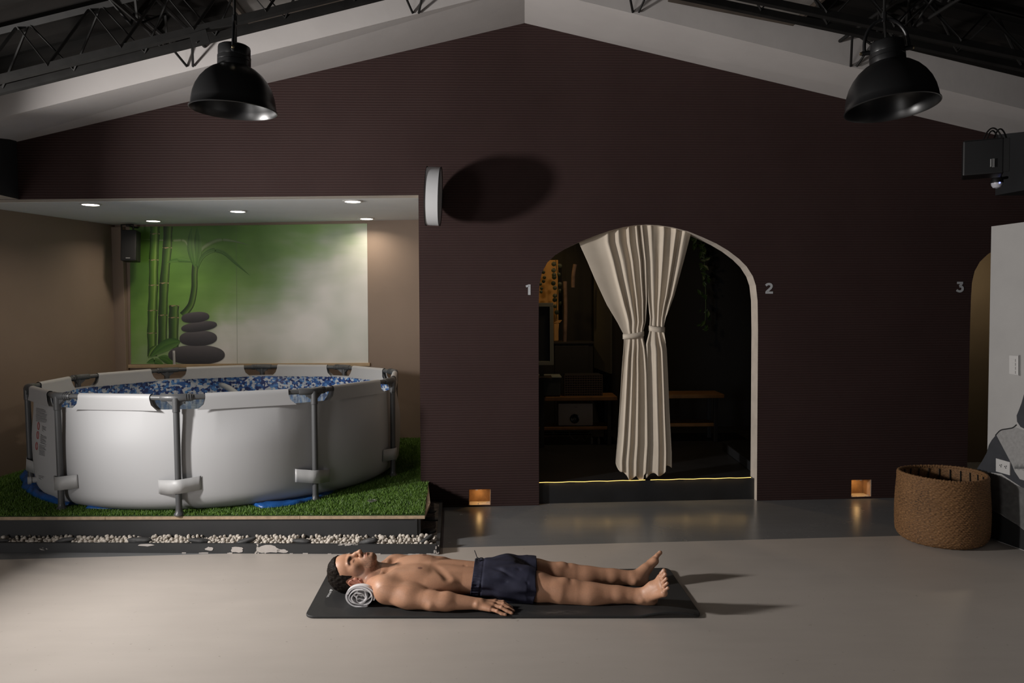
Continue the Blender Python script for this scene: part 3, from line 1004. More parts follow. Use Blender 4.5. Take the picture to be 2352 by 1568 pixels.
# inlet and the grey water jet running from it into the pool
p0 = aty(498, 880, 7.13)
m = MB(); m.tube([p0 + Vector((0, .03, 0)), p0 + Vector((0, -.012, 0)), p0 + Vector((0, -.016, 0))], [.052, .052, .040], 22); o = m.build('inlet_flange', M_PJOINT, pool, smooth=True)
p1 = atz(556, 914, .655)
pts = spline([p0 + Vector((.005, -.02, .004)), p0.lerp(p1, .35) + Vector((0, 0, .018)), p0.lerp(p1, .7) + Vector((0, 0, .012)), p1 + Vector((.03, -.05, -.03))], 6)
m = MB(); m.tube(pts, [.019 + .016 * i / (len(pts) - 1) for i in range(len(pts))], 12); m.build('return_jet', mat('grey_water_jet', (.33, .35, .37), .35), pool, smooth=True)

# blue ground cloth peeking out under the pool
M_BLUE = mat('blue_plastic_sheet', (0.012, 0.085, 0.30), .35, var=.15, vscale=14, bump=.35, bscale=26, bdist=.01)
edge_px = [(46, 1088), (52, 1105), (62, 1128), (88, 1143), (112, 1152), (150, 1160), (190, 1166), (222, 1167)]
ctl = []
for x, yv in edge_px:
    q = atz(x, yv, GZ + .008); ctl.append((math.atan2((q.y - POOLC.y) / POOLRY, q.x - POOLC.x), math.hypot(q.x - POOLC.x, (q.y - POOLC.y) / POOLRY)))
for x, yv in ((250, 1148), (560, 1148), (600, 1166), (640, 1163), (690, 1155), (722, 1147), (760, 1132)):
    q = atz(x, yv, GZ + .008); ctl.append((math.atan2((q.y - POOLC.y) / POOLRY, q.x - POOLC.x), math.hypot(q.x - POOLC.x, (q.y - POOLC.y) / POOLRY)))
ctl = [(a if a < 2.2 else a - 2 * math.pi, r) for a, r in ctl]; ctl.sort()
ctl = [(ctl[0][0] - .25, 1.10)] + ctl + [(ctl[-1][0] + .15, 1.15)]
ca = np.array([c[0] for c in ctl]); cr = np.array([c[1] for c in ctl])
v = []; f = []; NT_, NRr = 170, 12
for i in range(NT_ + 1):
    a = ca[0] + (ca[-1] - ca[0]) * i / NT_
    ro_ = float(np.interp(a, ca, cr)) + .012 * mnoise.noise(Vector((a * 9, 0, 0)))
    ri = 1.06
    for j in range(NRr + 1):
        r = ri + (max(ro_, ri + .01) - ri) * j / NRr
        ex = max(0, r - 1.20)
        z = GZ + .006 + min(.06, ex * (.5 if a < -2.0 or a > 2 else .16)) * (.55 + .9 * mnoise.noise(Vector((a * 13, r * 9, 2)))) + .012 * abs(mnoise.noise(Vector((a * 30, r * 22, 5)))) 
        if j == NRr: z = GZ + .004
        v.append(pp(a, r, max(z, GZ + .002)))
for i in range(NT_):
    for j in range(NRr): f.append((i * (NRr + 1) + j, (i + 1) * (NRr + 1) + j, (i + 1) * (NRr + 1) + j + 1, i * (NRr + 1) + j + 1))
o = obj('ground_cloth', v, f, M_BLUE, smooth=True)
o.modifiers.new('thick', 'SOLIDIFY').thickness = .0015
tag(o, 'crumpled blue plastic ground cloth sticking out under the pool', 'ground cloth')
# ------------------------------------------------------------------ recessed ceiling lights of the niche
M_TRIM = mat('white_trim_ring', (.55, .54, .52), .5)
M_LENS = emat('warm_white_lens', (1.0, .90, .78), 9.0)
for px, py, lb in ((208, 468, 'round recessed ceiling light nearest the left wall'), (352, 506, 'round recessed ceiling light beside the niche loudspeaker'),
                   (546, 484, 'round recessed ceiling light in the middle of the niche ceiling'), (810, 461, 'round recessed ceiling light nearest the brown wall at the right'),
                   (842, 501, 'round recessed ceiling light above the mural’s right edge')):
    c = niche_ceiling(px, py)
    t = thing('recessed_light', c, lb, 'ceiling light', 'recessed lights of the pool niche')
    m = MB(); m.lathe([(.058, -.0005), (.074, -.0005), (.076, -.004), (.060, -.009), (.058, -.009)], 32, Matrix.Translation(c)); m.build('trim_ring', M_TRIM, t, smooth=True)
    m = MB(); m.lathe([(.0005, -.0075), (.058, -.0075), (.058, -.002), (.0005, -.002)], 32, Matrix.Translation(c)); m.build('lens', M_LENS, t)
    l = lamp('recessed_light_beam', 'AREA', c + Vector((0, 0, -.02)), 3.0, (1.0, .86, .70), c + Vector((0, 0, -1)), shape='DISK', size=.1)
    l.data.spread = math.radians(150)

# ------------------------------------------------------------------ printed bamboo mural
MY = NB - .004
def MU(px, py, off=0.0): return aty(px, py, MY - off)
def m_mural():
    m = bpy.data.materials.new('mural_print'); m.use_nodes = True; t = NT(m)
    g = t.co('Generated'); sp = t.node('ShaderNodeSeparateXYZ'); t.l.new(g, sp.inputs[0])
    u, w = sp.outputs['X'], sp.outputs['Z']
    n1 = t.noise(t.mapping(g, (3.2, 1, 2.2)), 1.3, 2, .5, .5)
    n2 = t.noise(t.mapping(g, (2.0, 1, 5.0)), 2.0, 3, .5, .3)
    # pale towards the lower right
    k = t.math('ADD', t.math('ADD', t.math('MULTIPLY', u, 1.0), t.math('MULTIPLY', w, -.88)), .17)
    k = t.math('ADD', k, t.math('MULTIPLY', n1, .55))
    k = t.math('ADD', k, t.math('MULTIPLY', n2, .25))
    col = t.ramp(k, [(.10, (.085, .20, .030)), (.34, (.16, .33, .060)), (.50, (.22, .37, .11)), (.66, (.34, .45, .26)), (.82, (.54, .56, .51)), (1.0, (.66, .65, .645))])
    dk = t.ramp(t.noise(t.mapping(g, (4, 1, 2)), 1.1, 2), [(.35, (.72, .78, .66)), (.65, (1.08, 1.06, 1.0))])
    t.set('Base Color', t.mix(.8, col, dk, 'MULTIPLY')); t.set('Roughness', .5); return m
mural = thing('bamboo_mural', MU(570, 835), 'printed wall mural of green bamboo and four stacked dark stones', 'mural')
q = [MU(298, 521), MU(843, 513), MU(846, 833), MU(301, 836)]
seam = (543 - 298) / (845 - 298)
a, b = q[0].lerp(q[1], seam), q[3].lerp(q[2], seam)
MM = m_mural()
m = MB(); m.prism(q, (0, .003, 0)); m.build('mural_sheet', MM, mural)
m = MB(); m.prism([a + V(-.0012, -.0006, 0), a + V(.0012, -.0006, 0), b + V(.0012, -.0006, 0), b + V(-.0012, -.0006, 0)], (0, .0005, 0)); m.build('sheet_seam', mat('seam_print', (.16, .20, .12), .6), mural)
MC = lambda x, y, off=.0016: MU(280 + x / 4.6125, 510 + y / 4.6125, off)     # coordinates of my enlarged view of the mural
def m_uvgrad(name, stops, axis=0, noise=0.0, rough=.5):
    m = bpy.data.materials.new(name); m.use_nodes = True; t = NT(m)
    sp = t.node('ShaderNodeSeparateXYZ'); t.l.new(t.co('UV'), sp.inputs[0])
    f = sp.outputs[axis]
    if noise: f = t.math('ADD', f, t.math('MULTIPLY', t.math('SUBTRACT', t.noise(t.co(), 18, 3), .5), noise))
    t.set('Base Color', t.ramp(f, stops)); t.set('Roughness', rough); return m
M_BAM = m_uvgrad('bamboo_print', [(0, (.012, .030, .006)), (.22, (.045, .115, .014)), (.52, (.11, .23, .028)), (.66, (.22, .36, .08)), (.78, (.07, .15, .018)), (1, (.010, .026, .006))], 0, .08)
M_BAM2 = m_uvgrad('dark_bamboo_print', [(0, (.008, .018, .005)), (.3, (.022, .058, .010)), (.6, (.065, .145, .020)), (.72, (.12, .22, .04)), (1, (.008, .020, .005))], 0, .08)
M_NODE = mat('bamboo_node_print', (.32, .25, .14), .6, var=.3, vscale=60)
M_LEAF = m_uvgrad('leaf_print', [(0, (.025, .085, .010)), (.45, (.070, .185, .025)), (.55, (.045, .13, .016)), (1, (.11, .235, .05))], 0, .10)
M_LEAFP = m_uvgrad('pale_leaf_print', [(0, (.12, .20, .06)), (.5, (.22, .31, .14)), (1, (.13, .22, .06))], 0)
M_STONEP = m_uvgrad('stone_print', [(0, (.020, .018, .021)), (.35, (.040, .037, .042)), (.75, (.082, .074, .080)), (.95, (.115, .103, .108))], 1, .10)
def band(name, pts, ws, mt, off=.0016, parent=mural):
    """print stroke along pts with widths ws (enlarged-view units); uv.x runs across it"""
    P = [Vector((x, y, 0)) for x, y in pts]
    v = []; f = []; uv = []
    for i, p in enumerate(P):
        tn = (P[min(i + 1, len(P) - 1)] - P[max(i - 1, 0)]).normalized()
        sd = Vector((-tn.y, tn.x, 0)) * ws[i] * .5
        if sd.x > 0 or (abs(sd.x) < 1e-6 and sd.y > 0): sd = -sd
        for k in range(5):
            q_ = p + sd * (1 - k / 2)
            v.append(MC(q_.x, q_.y, off)); uv.append((k / 4, i / max(1, len(P) - 1)))
    for i in range(len(P) - 1):
        for k in range(4): f.append((i * 5 + k, i * 5 + k + 1, (i + 1) * 5 + k + 1, (i + 1) * 5 + k))
    return obj(name, v, f, mt, parent, uvs=uv)
def stalk(pts, wd, mt, cap=False):
    for i in range(len(pts) - 1):
        (x0, y0), (x1, y1) = pts[i], pts[i + 1]
        n = 6
        P = [(x0 + (x1 - x0) * j / n, y0 + (y1 - y0) * j / n) for j in range(n + 1)]
        ws = [wd * (1 + .05 * math.cos(math.pi * 2 * j / n)) for j in range(n + 1)]
        band('printed_bamboo_joint', P, ws, mt)
        if i or cap:
            band('printed_bamboo_node', [(x0 - wd * .52, y0 + 4), (x0 - wd * .2, y0 + 8), (x0 + wd * .1, y0 + 2), (x0 + wd * .52, y0 + 6)], [9, 14, 8, 13], M_NODE, .0022)
stalk([(350, 46), (350, 118), (337, 395), (335, 662), (324, 930), (317, 1170), (322, 1420)], 98, M_BAM)
stalk([(489, 46), (481, 266), (447, 640), (433, 980), (430, 1330)], 94, M_BAM2)
stalk([(552, 880), (548, 1005), (545, 1340)], 104, M_BAM2, True)
sh = [(p.x, p.y) for p in spline([(640, 985, 0), (700, 920, 0), (738, 850, 0), (766, 700, 0), (768, 560, 0), (775, 440, 0)], 6)]
band('printed_shoot', sh, [70 - 10 * i / len(sh) for i in range(len(sh))], M_BAM2, .0020)
def leaf(pts, w, mt=M_LEAF, off=.0024, peak=.45):
    P = [(p.x, p.y) for p in spline([(x, y, 0) for x, y in pts], 6)]
    n = len(P); ws = []
    for i in range(n):
        t = i / (n - 1)
        ws.append(max(2, w * math.sin(math.pi * t ** (math.log(.5) / math.log(peak))) ** .8))
    band('printed_leaf', P, ws, mt, off)
leaf([(700, 260), (655, 195), (520, 195), (210, 180)], 26, M_LEAFP, .0012)
leaf([(770, 480), (730, 260), (742, 46)], 78); leaf([(790, 480), (805, 250), (800, 46)], 86, M_LEAF, .0022)
leaf([(780, 470), (815, 330), (900, 245), (1030, 190), (1180, 200), (1345, 242)], 40, M_LEAFP, .0020)
leaf([(800, 500), (850, 370), (960, 300), (1080, 325), (1200, 430), (1355, 565)], 46)
leaf([(745, 420), (640, 405), (540, 408), (478, 432)], 36)
leaf([(620, 1262), (500, 1290), (400, 1345), (300, 1430)], 120, M_LEAF, .0030, .4)
leaf([(365, 1305), (310, 1360), (278, 1440)], 44, M_BAM, .0028)
leaf([(545, 1512), (470, 1450), (385, 1428)], 84, M_LEAF, .0030); leaf([(440, 1512), (350, 1470), (262, 1490)], 66, M_LEAF, .0032)
def pstone(cx, cy, w, h, rot, off):
    v = [MC(cx, cy, off)]; uv = [(.5, .5)]; f = []
    n = 40
    for i in range(n):
        a_ = 2 * math.pi * i / n; c_, s_ = math.cos(a_), math.sin(a_)
        x = w * .5 * math.copysign(abs(c_) ** .86, c_); y = h * .5 * math.copysign(abs(s_) ** .9, s_)
        xr = x * math.cos(rot) - y * math.sin(rot); yr = x * math.sin(rot) + y * math.cos(rot)
        yy = min(cy + yr, 1500)
        v.append(MC(cx + xr, yy, off)); uv.append((.5 + .5 * c_, .5 - .5 * s_))
    for i in range(n): f.append((0, 1 + (i + 1) % n, 1 + i))
    obj('printed_stone', v, f, M_STONEP, mural, uvs=uv)
pstone(790, 1405, 600, 205, 0, .0034); pstone(808, 1230, 398, 162, -.03, .0036); pstone(817, 1106, 382, 104, -.13, .0038); pstone(777, 1008, 296, 112, -.09, .0040)
# wooden ledge under the mural
m = MB(); a, b = MU(298, 836), MU(848, 833)
m.box(((a.x + b.x) / 2, NB - .012, (a.z + b.z) / 2 - .018), (b.x - a.x + .02, .022, .032), bevel=.003)
tag(m.build('wall_ledge', mat('pale_wood_ledge', (.42, .30, .17), .55, var=.15, vscale=8)), 'pale wooden ledge strip running below the mural', 'ledge')
# thermometer stuck on the mural
c0 = MU(400.3, 805, .004); c1 = MU(400.3, 838, .004)
th = thing('wall_thermometer', c1, 'narrow white thermometer stuck upright on the mural’s lowest stone', 'thermometer')
m = MB(); m.box((c0.x, MY - .010, (c0.z + c1.z) / 2), (.022, .010, c0.z - c1.z), bevel=.002); m.build('plate', mat('white_plastic', (.55, .55, .53), .4), th)
m = MB()
for i in range(9): m.box((c0.x - .002, MY - .0156, c1.z + (c0.z - c1.z) * (.12 + .085 * i)), (.012, .001, .004))
m.build('scale_marks', M_PRINT, th)
# niche loudspeaker
M_BLKP = mat('black_plastic', (.006, .006, .0065), .45)
M_GRILLE = mat('black_speaker_grille', (.0035, .0035, .004), .7, bump=.4, bscale=300, bdist=.002)
sc0, sc1 = aty(277, 529, 7.12), aty(314, 600, 7.12)
cc = (sc0 + sc1) / 2
sp = thing('wall_speaker', (cc.x, 7.2, sc1.z), 'black box loudspeaker on a bracket in the niche corner beside the mural', 'speaker')
rt = Matrix.Rotation(math.radians(-5), 3, 'X') @ Matrix.Rotation(math.radians(8), 3, 'Z')
wx, hz = sc1.x - sc0.x, sc0.z - sc1.z
m = MB(); m.box((cc.x, 7.16, cc.z), (wx * .96, .13, hz), rt, .008); m.build('cabinet', M_BLKP, sp)
m = MB(); m.box(Vector((cc.x, 7.16, cc.z)) + rt @ Vector((0, -.0665, 0)), (wx * .88, .006, hz * .94), rt, .003); g = m.build('grille', M_GRILLE, sp)
m = MB(); m.box(Vector((cc.x, 7.16, cc.z)) + rt @ Vector((0, -.071, -hz * .42)), (wx * .26, .002, .008), rt); m.build('badge', mat('silver_badge', (.35, .35, .35), .4, .6), g)
m = MB()
a = aty(279, 516, 7.16); b = aty(306, 516, 7.16); zt = sc0.z + .004
m.tube([V(a.x, 7.16, zt - .10), V(a.x, 7.16, a.z), V(b.x, 7.16, a.z), V(b.x, 7.16, zt - .005)], .008, 6); m.box(((a.x + b.x) / 2, 7.25, a.z - .01), (.03, .18, .012))
m.build('bracket', M_BLKP, sp)
# ------------------------------------------------------------------ dark room behind the curtained arch
RX0, RX1, RYB, SZ = -0.38, 2.86, 8.15, 0.155
m = MB(); m.box(((RX0 + RX1) / 2, RYB + .04, 1.3), (RX1 - RX0 + .1, .08, 2.6)); tag(m.build('wall_room_back', M_ROOM), 'black back wall of the room behind the arch', kind='structure')
m = MB(); m.box((RX0 + .03, 6.87, 1.3), (.06, 2.5, 2.6)); tag(m.build('wall_room_left', M_ROOM), 'black left wall of the room behind the arch', kind='structure')
m = MB(); m.box((RX1 - .03, 6.97, 1.3), (.06, 2.36, 2.6)); tag(m.build('wall_room_right', M_ROOM), 'black right wall of the room behind the arch', kind='structure')
m = MB(); m.box(((RX0 + RX1) / 2, 6.99, 2.58), (RX1 - RX0, 2.36, .06)); tag(m.build('ceiling_room', M_ROOM), 'black ceiling of the room behind the arch', kind='structure')
# raised black floor with its step
M_STEP = mat('black_step_board', (.016, .0165, .018), .38, var=.2, vscale=5)
sl_, sr_ = atz(1237, 1155, 0), atz(1727, 1146, 0)
back = WN * 2.5
m = MB(); q = [sl_ - WU * .35 + WN * .09, sr_ + WU * .6 + WN * .09, Vector((RX1 - .07, 8.14, 0)), Vector((RX0 + .07, 8.14, 0))]
q1 = [wpt(arch[0][0] + .002, 0, -.045), wpt(arch[-1][0] - .002, 0, -.05)]
poly = [q1[0], q1[1], wpt(arch[-1][0] - .002, 0, -TH - .002), wpt(wuz(Vector((RX1 - .07, 5.7, 0)))[0], 0, -TH - .002), Vector((RX1 - .07, 8.13, 0)), Vector((RX0 + .07, 8.13, 0)), wpt(wuz(Vector((RX0 + .07, 5.6, 0)))[0], 0, -TH - .002), wpt(arch[0][0] + .002, 0, -TH - .002)]
m.prism(poly, (0, 0, SZ)); o = m.build('floor_room', M_STEP)
tag(o, 'raised black floor behind the arch ending in a step', kind='structure')
# led strip under the edge of the step
M_STRIPL = emat('warm_led_strip', (1.0, .60, .16), 2.4)
ls = thing('led_strip', q1[0] + V(0, 0, SZ - .01), 'thin warm led strip along the black step under the curtain', 'light strip')
for x0, x1 in ((1238.5, 1482), (1494, 1725)):
    pts = []
    n = 14
    for i in range(n + 1):
        t = i / n; px = x0 + (x1 - x0) * t; py = 1108 + (px - 1238) * (1096.3 - 1108) / (1725 - 1238)
        p = onplane(px, py, q1[0] - WN * .004, WN); p.z += .0015 * math.sin(i * 1.9)
        pts.append(p)
    m = MB(); m.tube(pts, .0019, 6); m.build('led_run', M_STRIPL, ls)
    for i in (3, 7, 11):
        p = pts[i]
        lamp('led_strip_glow', 'AREA', p + V(0, -.006, -.006), .035, (1.0, .62, .22), p + V(0, -.10, -.5), shape='RECTANGLE', size=.25, size_y=.01)
# skirting board on the right of the raised floor
a = atz(1682, 1050, SZ + .01); b = atz(1727, 1085, SZ + .01)
m = MB(); d_ = (b - a).normalized(); nn_ = Vector((-d_.y, d_.x, 0))
m.box((a + b) / 2 + V(.02, .12, .03), ((b - a).length * 1.9, .012, .07), Matrix.Rotation(math.atan2(d_.y, d_.x), 3, 'Z'), .002)
tag(m.build('baseboard_right', M_STEP), 'black skirting board on the raised floor at the right', kind='structure')

# ------------------------------------------------------------------ curtain pair tied back
def m_cloth():
    m = bpy.data.materials.new('cream_curtain_cotton'); m.use_nodes = True; t = NT(m); co = t.co()
    t.set('Base Color', t.ramp(t.noise(co, 7, 3), [(.3, (.55, .475, .385)), (.7, (.60, .525, .43))]))
    t.set('Roughness', .85); t.set('Sheen Weight', .15)
    t.bump(t.math('ADD', t.noise(t.mapping(co, (1, 1, .4)), 26, 3), t.math('MULTIPLY', t.noise(co, 400, 1), .3)), .10, .006); return m
M_CLOTH = m_cloth()
CO = -.065                                              # the curtains hang inside the thickness of the wall
def CW(px, py, off=0.0): return onplane(px, py, WA - WN * (CO + off), WN)
def curtain(name, lb, left, right, folds, seed, amp):
    """left / right: lists of (py, px) edge points from top to bottom"""
    root = thing(name, CW((left[-1][1] + right[-1][1]) / 2, left[-1][0]), lb, 'curtain', 'cream curtains of the arch')
    rnd = random.Random(seed)
    NU, NV = 150, 110
    ly, lx = zip(*left); ry, rx = zip(*right)
    ph = [rnd.uniform(0, 6.28) for _ in range(6)]
    v = []; f = []
    tie = curtain.tie
    for j in range(NV + 1):
        t = j / NV
        for i in range(NU + 1):
            u = i / NU
            # the top edge follows the arch
            yl = ly[0] + (ly[-1] - ly[0]) * t; yr = ry[0] + (ry[-1] - ry[0]) * t
            top = curtain.top(u, left, right)
            bot = curtain.bot(u, left, right, seed)
            py = top + (bot - top) * t
            x0 = float(np.interp(py, ly, lx)); x1 = float(np.interp(py, ry, rx))
            width = (x1 - x0)
            # gathered folds: amplitude grows where the cloth is bunched
            uu = u + .020 * math.sin(u * 9 + ph[0]) + .02 * math.sin(u * 4 + t * 3 + ph[1])
            px = x0 + width * min(1, max(0, u))
            s_ = min(1, max(0, (py - tie + 60) / 120)); s_ = s_ * s_ * (3 - 2 * s_)
            k = 2 * math.pi * ((1 - s_) * curtain.ftop(uu) + s_ * folds * uu)
            pinch = math.exp(-((py - tie) / 34.0) ** 2)
            a_ = amp * (.55 + .45 * math.sin(u * 3 + ph[2])) * (1 - .72 * pinch)
            spread = min(1, abs(py - tie) / 130)
            dep = a_ * (math.sin(k + ph[3] + .5 * math.sin(t * 4 + ph[5])) + .30 * math.sin(1.7 * k + ph[4] + t * 2))
            if py < tie:                                  # the loose upper part has fewer, softer folds on its outer half
                soft = curtain.soft(u) * (1 - (py - top) / (tie - top + 1e-6)) 
                dep *= (1 - .75 * soft)
            edge = math.sin(math.pi * min(1, max(0, u))) ** .5
            px += (math.cos(k * 1.0 + ph[3]) * 1.6) * spread * edge
            v.append(CW(px, py, dep * 1.0 - .020 * pinch * 0 + .018))
    for j in range(NV):
        for i in range(NU):
            f.append((j * (NU + 1) + i, j * (NU + 1) + i + 1, (j + 1) * (NU + 1) + i + 1, (j + 1) * (NU + 1) + i))
    o = obj('panel', v, f, M_CLOTH, root, smooth=True)
    o.modifiers.new('thick', 'SOLIDIFY').thickness = .0016
    return root
archy = lambda px: float(np.interp(px, [p[0] for p in ARCH_PX[2:-2]], [p[1] for p in ARCH_PX[2:-2]]))
def mk_top(u, left, right):
    px = left[0][1] + (right[0][1] - left[0][1]) * u
    return archy(px) - 30.0
curtain.top = mk_top
# left panel
curtain.tie = 770
curtain.bot = lambda u, l, r, s: 1062 + 36 * min(1, u * 2.6) ** .7 + 5 * math.sin(u * 17) - (8 if u > .9 else 0)
curtain.soft = lambda u: max(0, 1 - u * 1.5) * .6
curtain.ftop = lambda u: .9 * u + 4.0 * max(0, u) ** 2.6
L1 = [(556, 1329), (600, 1349), (640, 1366), (700, 1394), (740, 1418), (765, 1431), (782, 1433), (800, 1432), (850, 1428), (920, 1424), (1000, 1419), (1060, 1414), (1100, 1416)]
R1 = [(518, 1476), (600, 1484), (690, 1486), (740, 1483), (758, 1478), (775, 1478), (800, 1482), (860, 1486), (940, 1488), (1020, 1489), (1100, 1484)]
c1_ = curtain('curtain', 'cream cotton curtain tied back, the wider left one', L1, R1, 4.0, 11, .017)
curtain.tie = 752
curtain.bot = lambda u, l, r, s: 1093 - 9 * u + 5 * math.sin(u * 11 + 2) - (12 if u > .75 else 0)
curtain.soft = lambda u: 0.0
curtain.ftop = lambda u: 4.6 * u
L2 = [(516, 1470), (600, 1480), (690, 1488), (730, 1493), (745, 1492), (762, 1491), (790, 1484), (860, 1484), (940, 1485), (1020, 1486), (1095, 1484)]
R2 = [(531, 1588), (600, 1570), (680, 1548), (730, 1529), (750, 1525), (765, 1526), (800, 1531), (860, 1534), (950, 1538), (1040, 1543), (1090, 1543)]
c2_ = curtain('curtain', 'cream cotton curtain tied back, the narrower right one', L2, R2, 2.8, 23, .016)
def tieback(root, xa, ya, xb, yb, h):
    m = MB(); v = []; f = []; n = 20
    for i in range(n + 1):
        t = i / n; px = xa + (xb - xa) * t; py = ya + (yb - ya) * t + 1.2 * math.sin(math.pi * t)
        bulge = .024 + .030 * math.sin(math.pi * t) ** .55
        v.append(CW(px, py - h / 2, bulge)); v.append(CW(px, py + h / 2, bulge + .001 * math.sin(t * 12)))
    for i in range(n): f.append((2 * i, 2 * i + 2, 2 * i + 3, 2 * i + 1))
    o = obj('tieback', v, f, M_CLOTH, root, smooth=True); o.modifiers.new('thick', 'SOLIDIFY').thickness = .003
tieback(c1_, 1431, 773, 1478.5, 766, 11); tieback(c2_, 1491, 753.5, 1526.5, 757, 12)
# curtain rod hidden in the head of the arch
m = MB(); m.tube([CW(1330, 546, .0), CW(1400, 520, .0), CW(1480, 505.5, .0), CW(1540, 511, .0), CW(1590, 524, .0)], .006, 8)
tag(m.build('curtain_rod', M_STEEL), 'curved rod holding the cream curtains under the arch', 'curtain rod')

# ------------------------------------------------------------------ what stands in the dark room
M_PLANK = mat('honey_wood_plank', (.16, .080, .026), .5, var=.25, vscale=9)
M_BLKFR = mat('black_bench_frame', (.010, .010, .010), .6)
def bench(lb, xa, xb, fy_top, fy_low, yfront, dep, endleft):
    P = aty(xa, fy_top, yfront); Q = aty(xb, fy_top, yfront)
    z = P.z
    t = thing('slat_bench', ((P.x + Q.x) / 2, yfront + dep / 2, SZ), lb, 'bench', 'wooden two-tier benches')
    m = MB(); m.box(((P.x + Q.x) / 2, yfront + dep / 2, z), (Q.x - P.x, dep, .036), None, .005); m.build('top_plank', M_PLANK, t)
    z2 = aty(xa, fy_low, yfront + .04).z
    m = MB(); m.box(((P.x + Q.x) / 2 - .02, yfront + dep / 2 + .02, z2), (Q.x - P.x - .08, dep - .06, .030), None, .005); m.build('lower_plank', M_PLANK, t)
    for x in (P.x + .06, Q.x - .07):
        for y_ in (yfront + .05, yfront + dep - .05):
            m = MB(); m.box((x, y_, (SZ + z - .018) / 2 + .0), (.035, .035, z - .018 - SZ), None, .003); m.build('leg', M_BLKFR, t)
    return t, z, z2
b1, bz1, bz1b = bench('wooden two-tier bench left of the curtain with a projector on it', 1195, 1418, 917, 985, 7.0, .34, True)
b2, bz2, bz2b = bench('wooden two-tier bench right of the curtain', 1492, 1664, 911, 977, 7.15, .34, False)
# projector
p0, p1 = aty(1282, 974, 7.1), aty(1362, 926, 7.1)
zb = bz1b + .0155
prj = thing('projector', ((p0.x + p1.x) / 2, 7.2, zb), 'white projector with a dark round lens on the lower bench plank', 'projector')
M_PRJ = mat('white_projector_plastic', (.40, .36, .33), .4)
hw, hh = (p1.x - p0.x) / 2, (p1.z - zb)
cx = (p0.x + p1.x) / 2
m = MB(); m.box((cx, 7.20, zb + hh / 2 + .001), (hw * 2, .20, hh), None, .014); bd = m.build('body', M_PRJ, prj, smooth=True)
lc = aty(1320, 961, 7.098)
Rx90 = Matrix.Rotation(math.pi / 2, 4, 'X')
m = MB(); m.lathe([(.044, 0), (.044, .010), (.036, .012), (.034, .004), (.026, .002), (.024, .008), (.016, .004), (.001, .006)], 28, Matrix.Translation(lc + V(0, .003, 0)) @ Rx90); m.build('lens', mat('dark_lens', (.010, .013, .018), .15), prj, smooth=True)
m = MB(); m.box(aty(1323, 935, 7.097), (.022, .004, .004)); m.build('badge', M_PRINT, bd)
m = MB(); m.box(aty(1354, 951, 7.098), (.030, .004, .045), None, .001); m.build('side_grille', mat('pale_grille', (.42, .39, .36), .5), bd)
# cables hanging below the lower plank
cb = thing('hanging_cable', aty(1310, 990, 7.12), 'thin pale cables with two plugs hanging under the projector shelf', 'cable')
M_CAB = mat('pale_cable', (.16, .15, .13), .5)
m = MB(); m.tube([aty(p.x, p.y, 7.12) for p in spline([(1307, 989, 0), (1310, 1001, 0), (1322, 1010, 0), (1334, 1005, 0), (1345, 1012, 0), (1350, 1000, 0), (1360, 990, 0), (1372, 993, 0), (1375, 1005, 0)], 5)], .0028, 6); m.build('wire', M_CAB, cb)
m = MB(); m.tube([aty(1358, 991, 7.12), aty(1359, 1005, 7.12)], .0026, 6); m.build('wire', M_CAB, cb)
for x in (1359, 1375):
    m = MB(); m.tube([aty(x, 1004, 7.12), aty(x, 1008, 7.12), aty(x, 1026, 7.12), aty(x, 1028, 7.12)], [.006, .013, .013, .008], 10); m.build('plug', M_CAB, cb, smooth=True)
# plastic box with pale lid and woven box on the top plank
zt = bz1 + .0185
a, b = aty(1200, 872, 7.02), aty(1290, 872, 7.02)
bx = thing('storage_box', ((a.x + b.x) / 2, 7.15, zt), 'dark storage box with a pale lid on the left bench', 'box')
lz = aty(1260, 868, 7.02).z
m = MB(); m.box(((a.x + b.x) / 2, 7.16, (zt + lz) / 2), (b.x - a.x - .02, .24, lz - zt - .004), None, .01); m.build('box_body', mat('dark_green_plastic', (.014, .020, .022), .5), bx)
m = MB(); m.box(((a.x + b.x) / 2, 7.16, lz + .006), (b.x - a.x, .27, .016), None, .005); m.build('lid', mat('pale_green_lid', (.22, .25, .22), .5), bx)
a, b = aty(1298, 900, 7.04), aty(1384, 900, 7.04); wz = aty(1320, 861, 7.04).z
wv = thing('woven_box', ((a.x + b.x) / 2, 7.17, zt), 'dark brown cane-webbed box on the left bench beside the curtain', 'box')
M_CANE = mat('dark_cane', (.055, .040, .035), .7)
m = MB(); m.box(((a.x + b.x) / 2, 7.19, (zt + wz) / 2), (b.x - a.x - .012, .22, wz - zt - .006), None, .004); m.build('box_core', M_ROOM, wv)
ny = 7.075
m = MB(); nx_, nz_ = 15, 9
for i in range(nx_ + 1): m.box((a.x + (b.x - a.x) * i / nx_, ny, (zt + wz) / 2), (.010, .008, wz - zt - .002))
m.build('upright_canes', M_CANE, wv)
m = MB()
for i in range(nz_ + 1): m.box(((a.x + b.x) / 2, ny - .003, zt + .004 + (wz - zt - .008) * i / nz_), (b.x - a.x, .006, .0085))
m.build('cross_canes', M_CANE, wv)
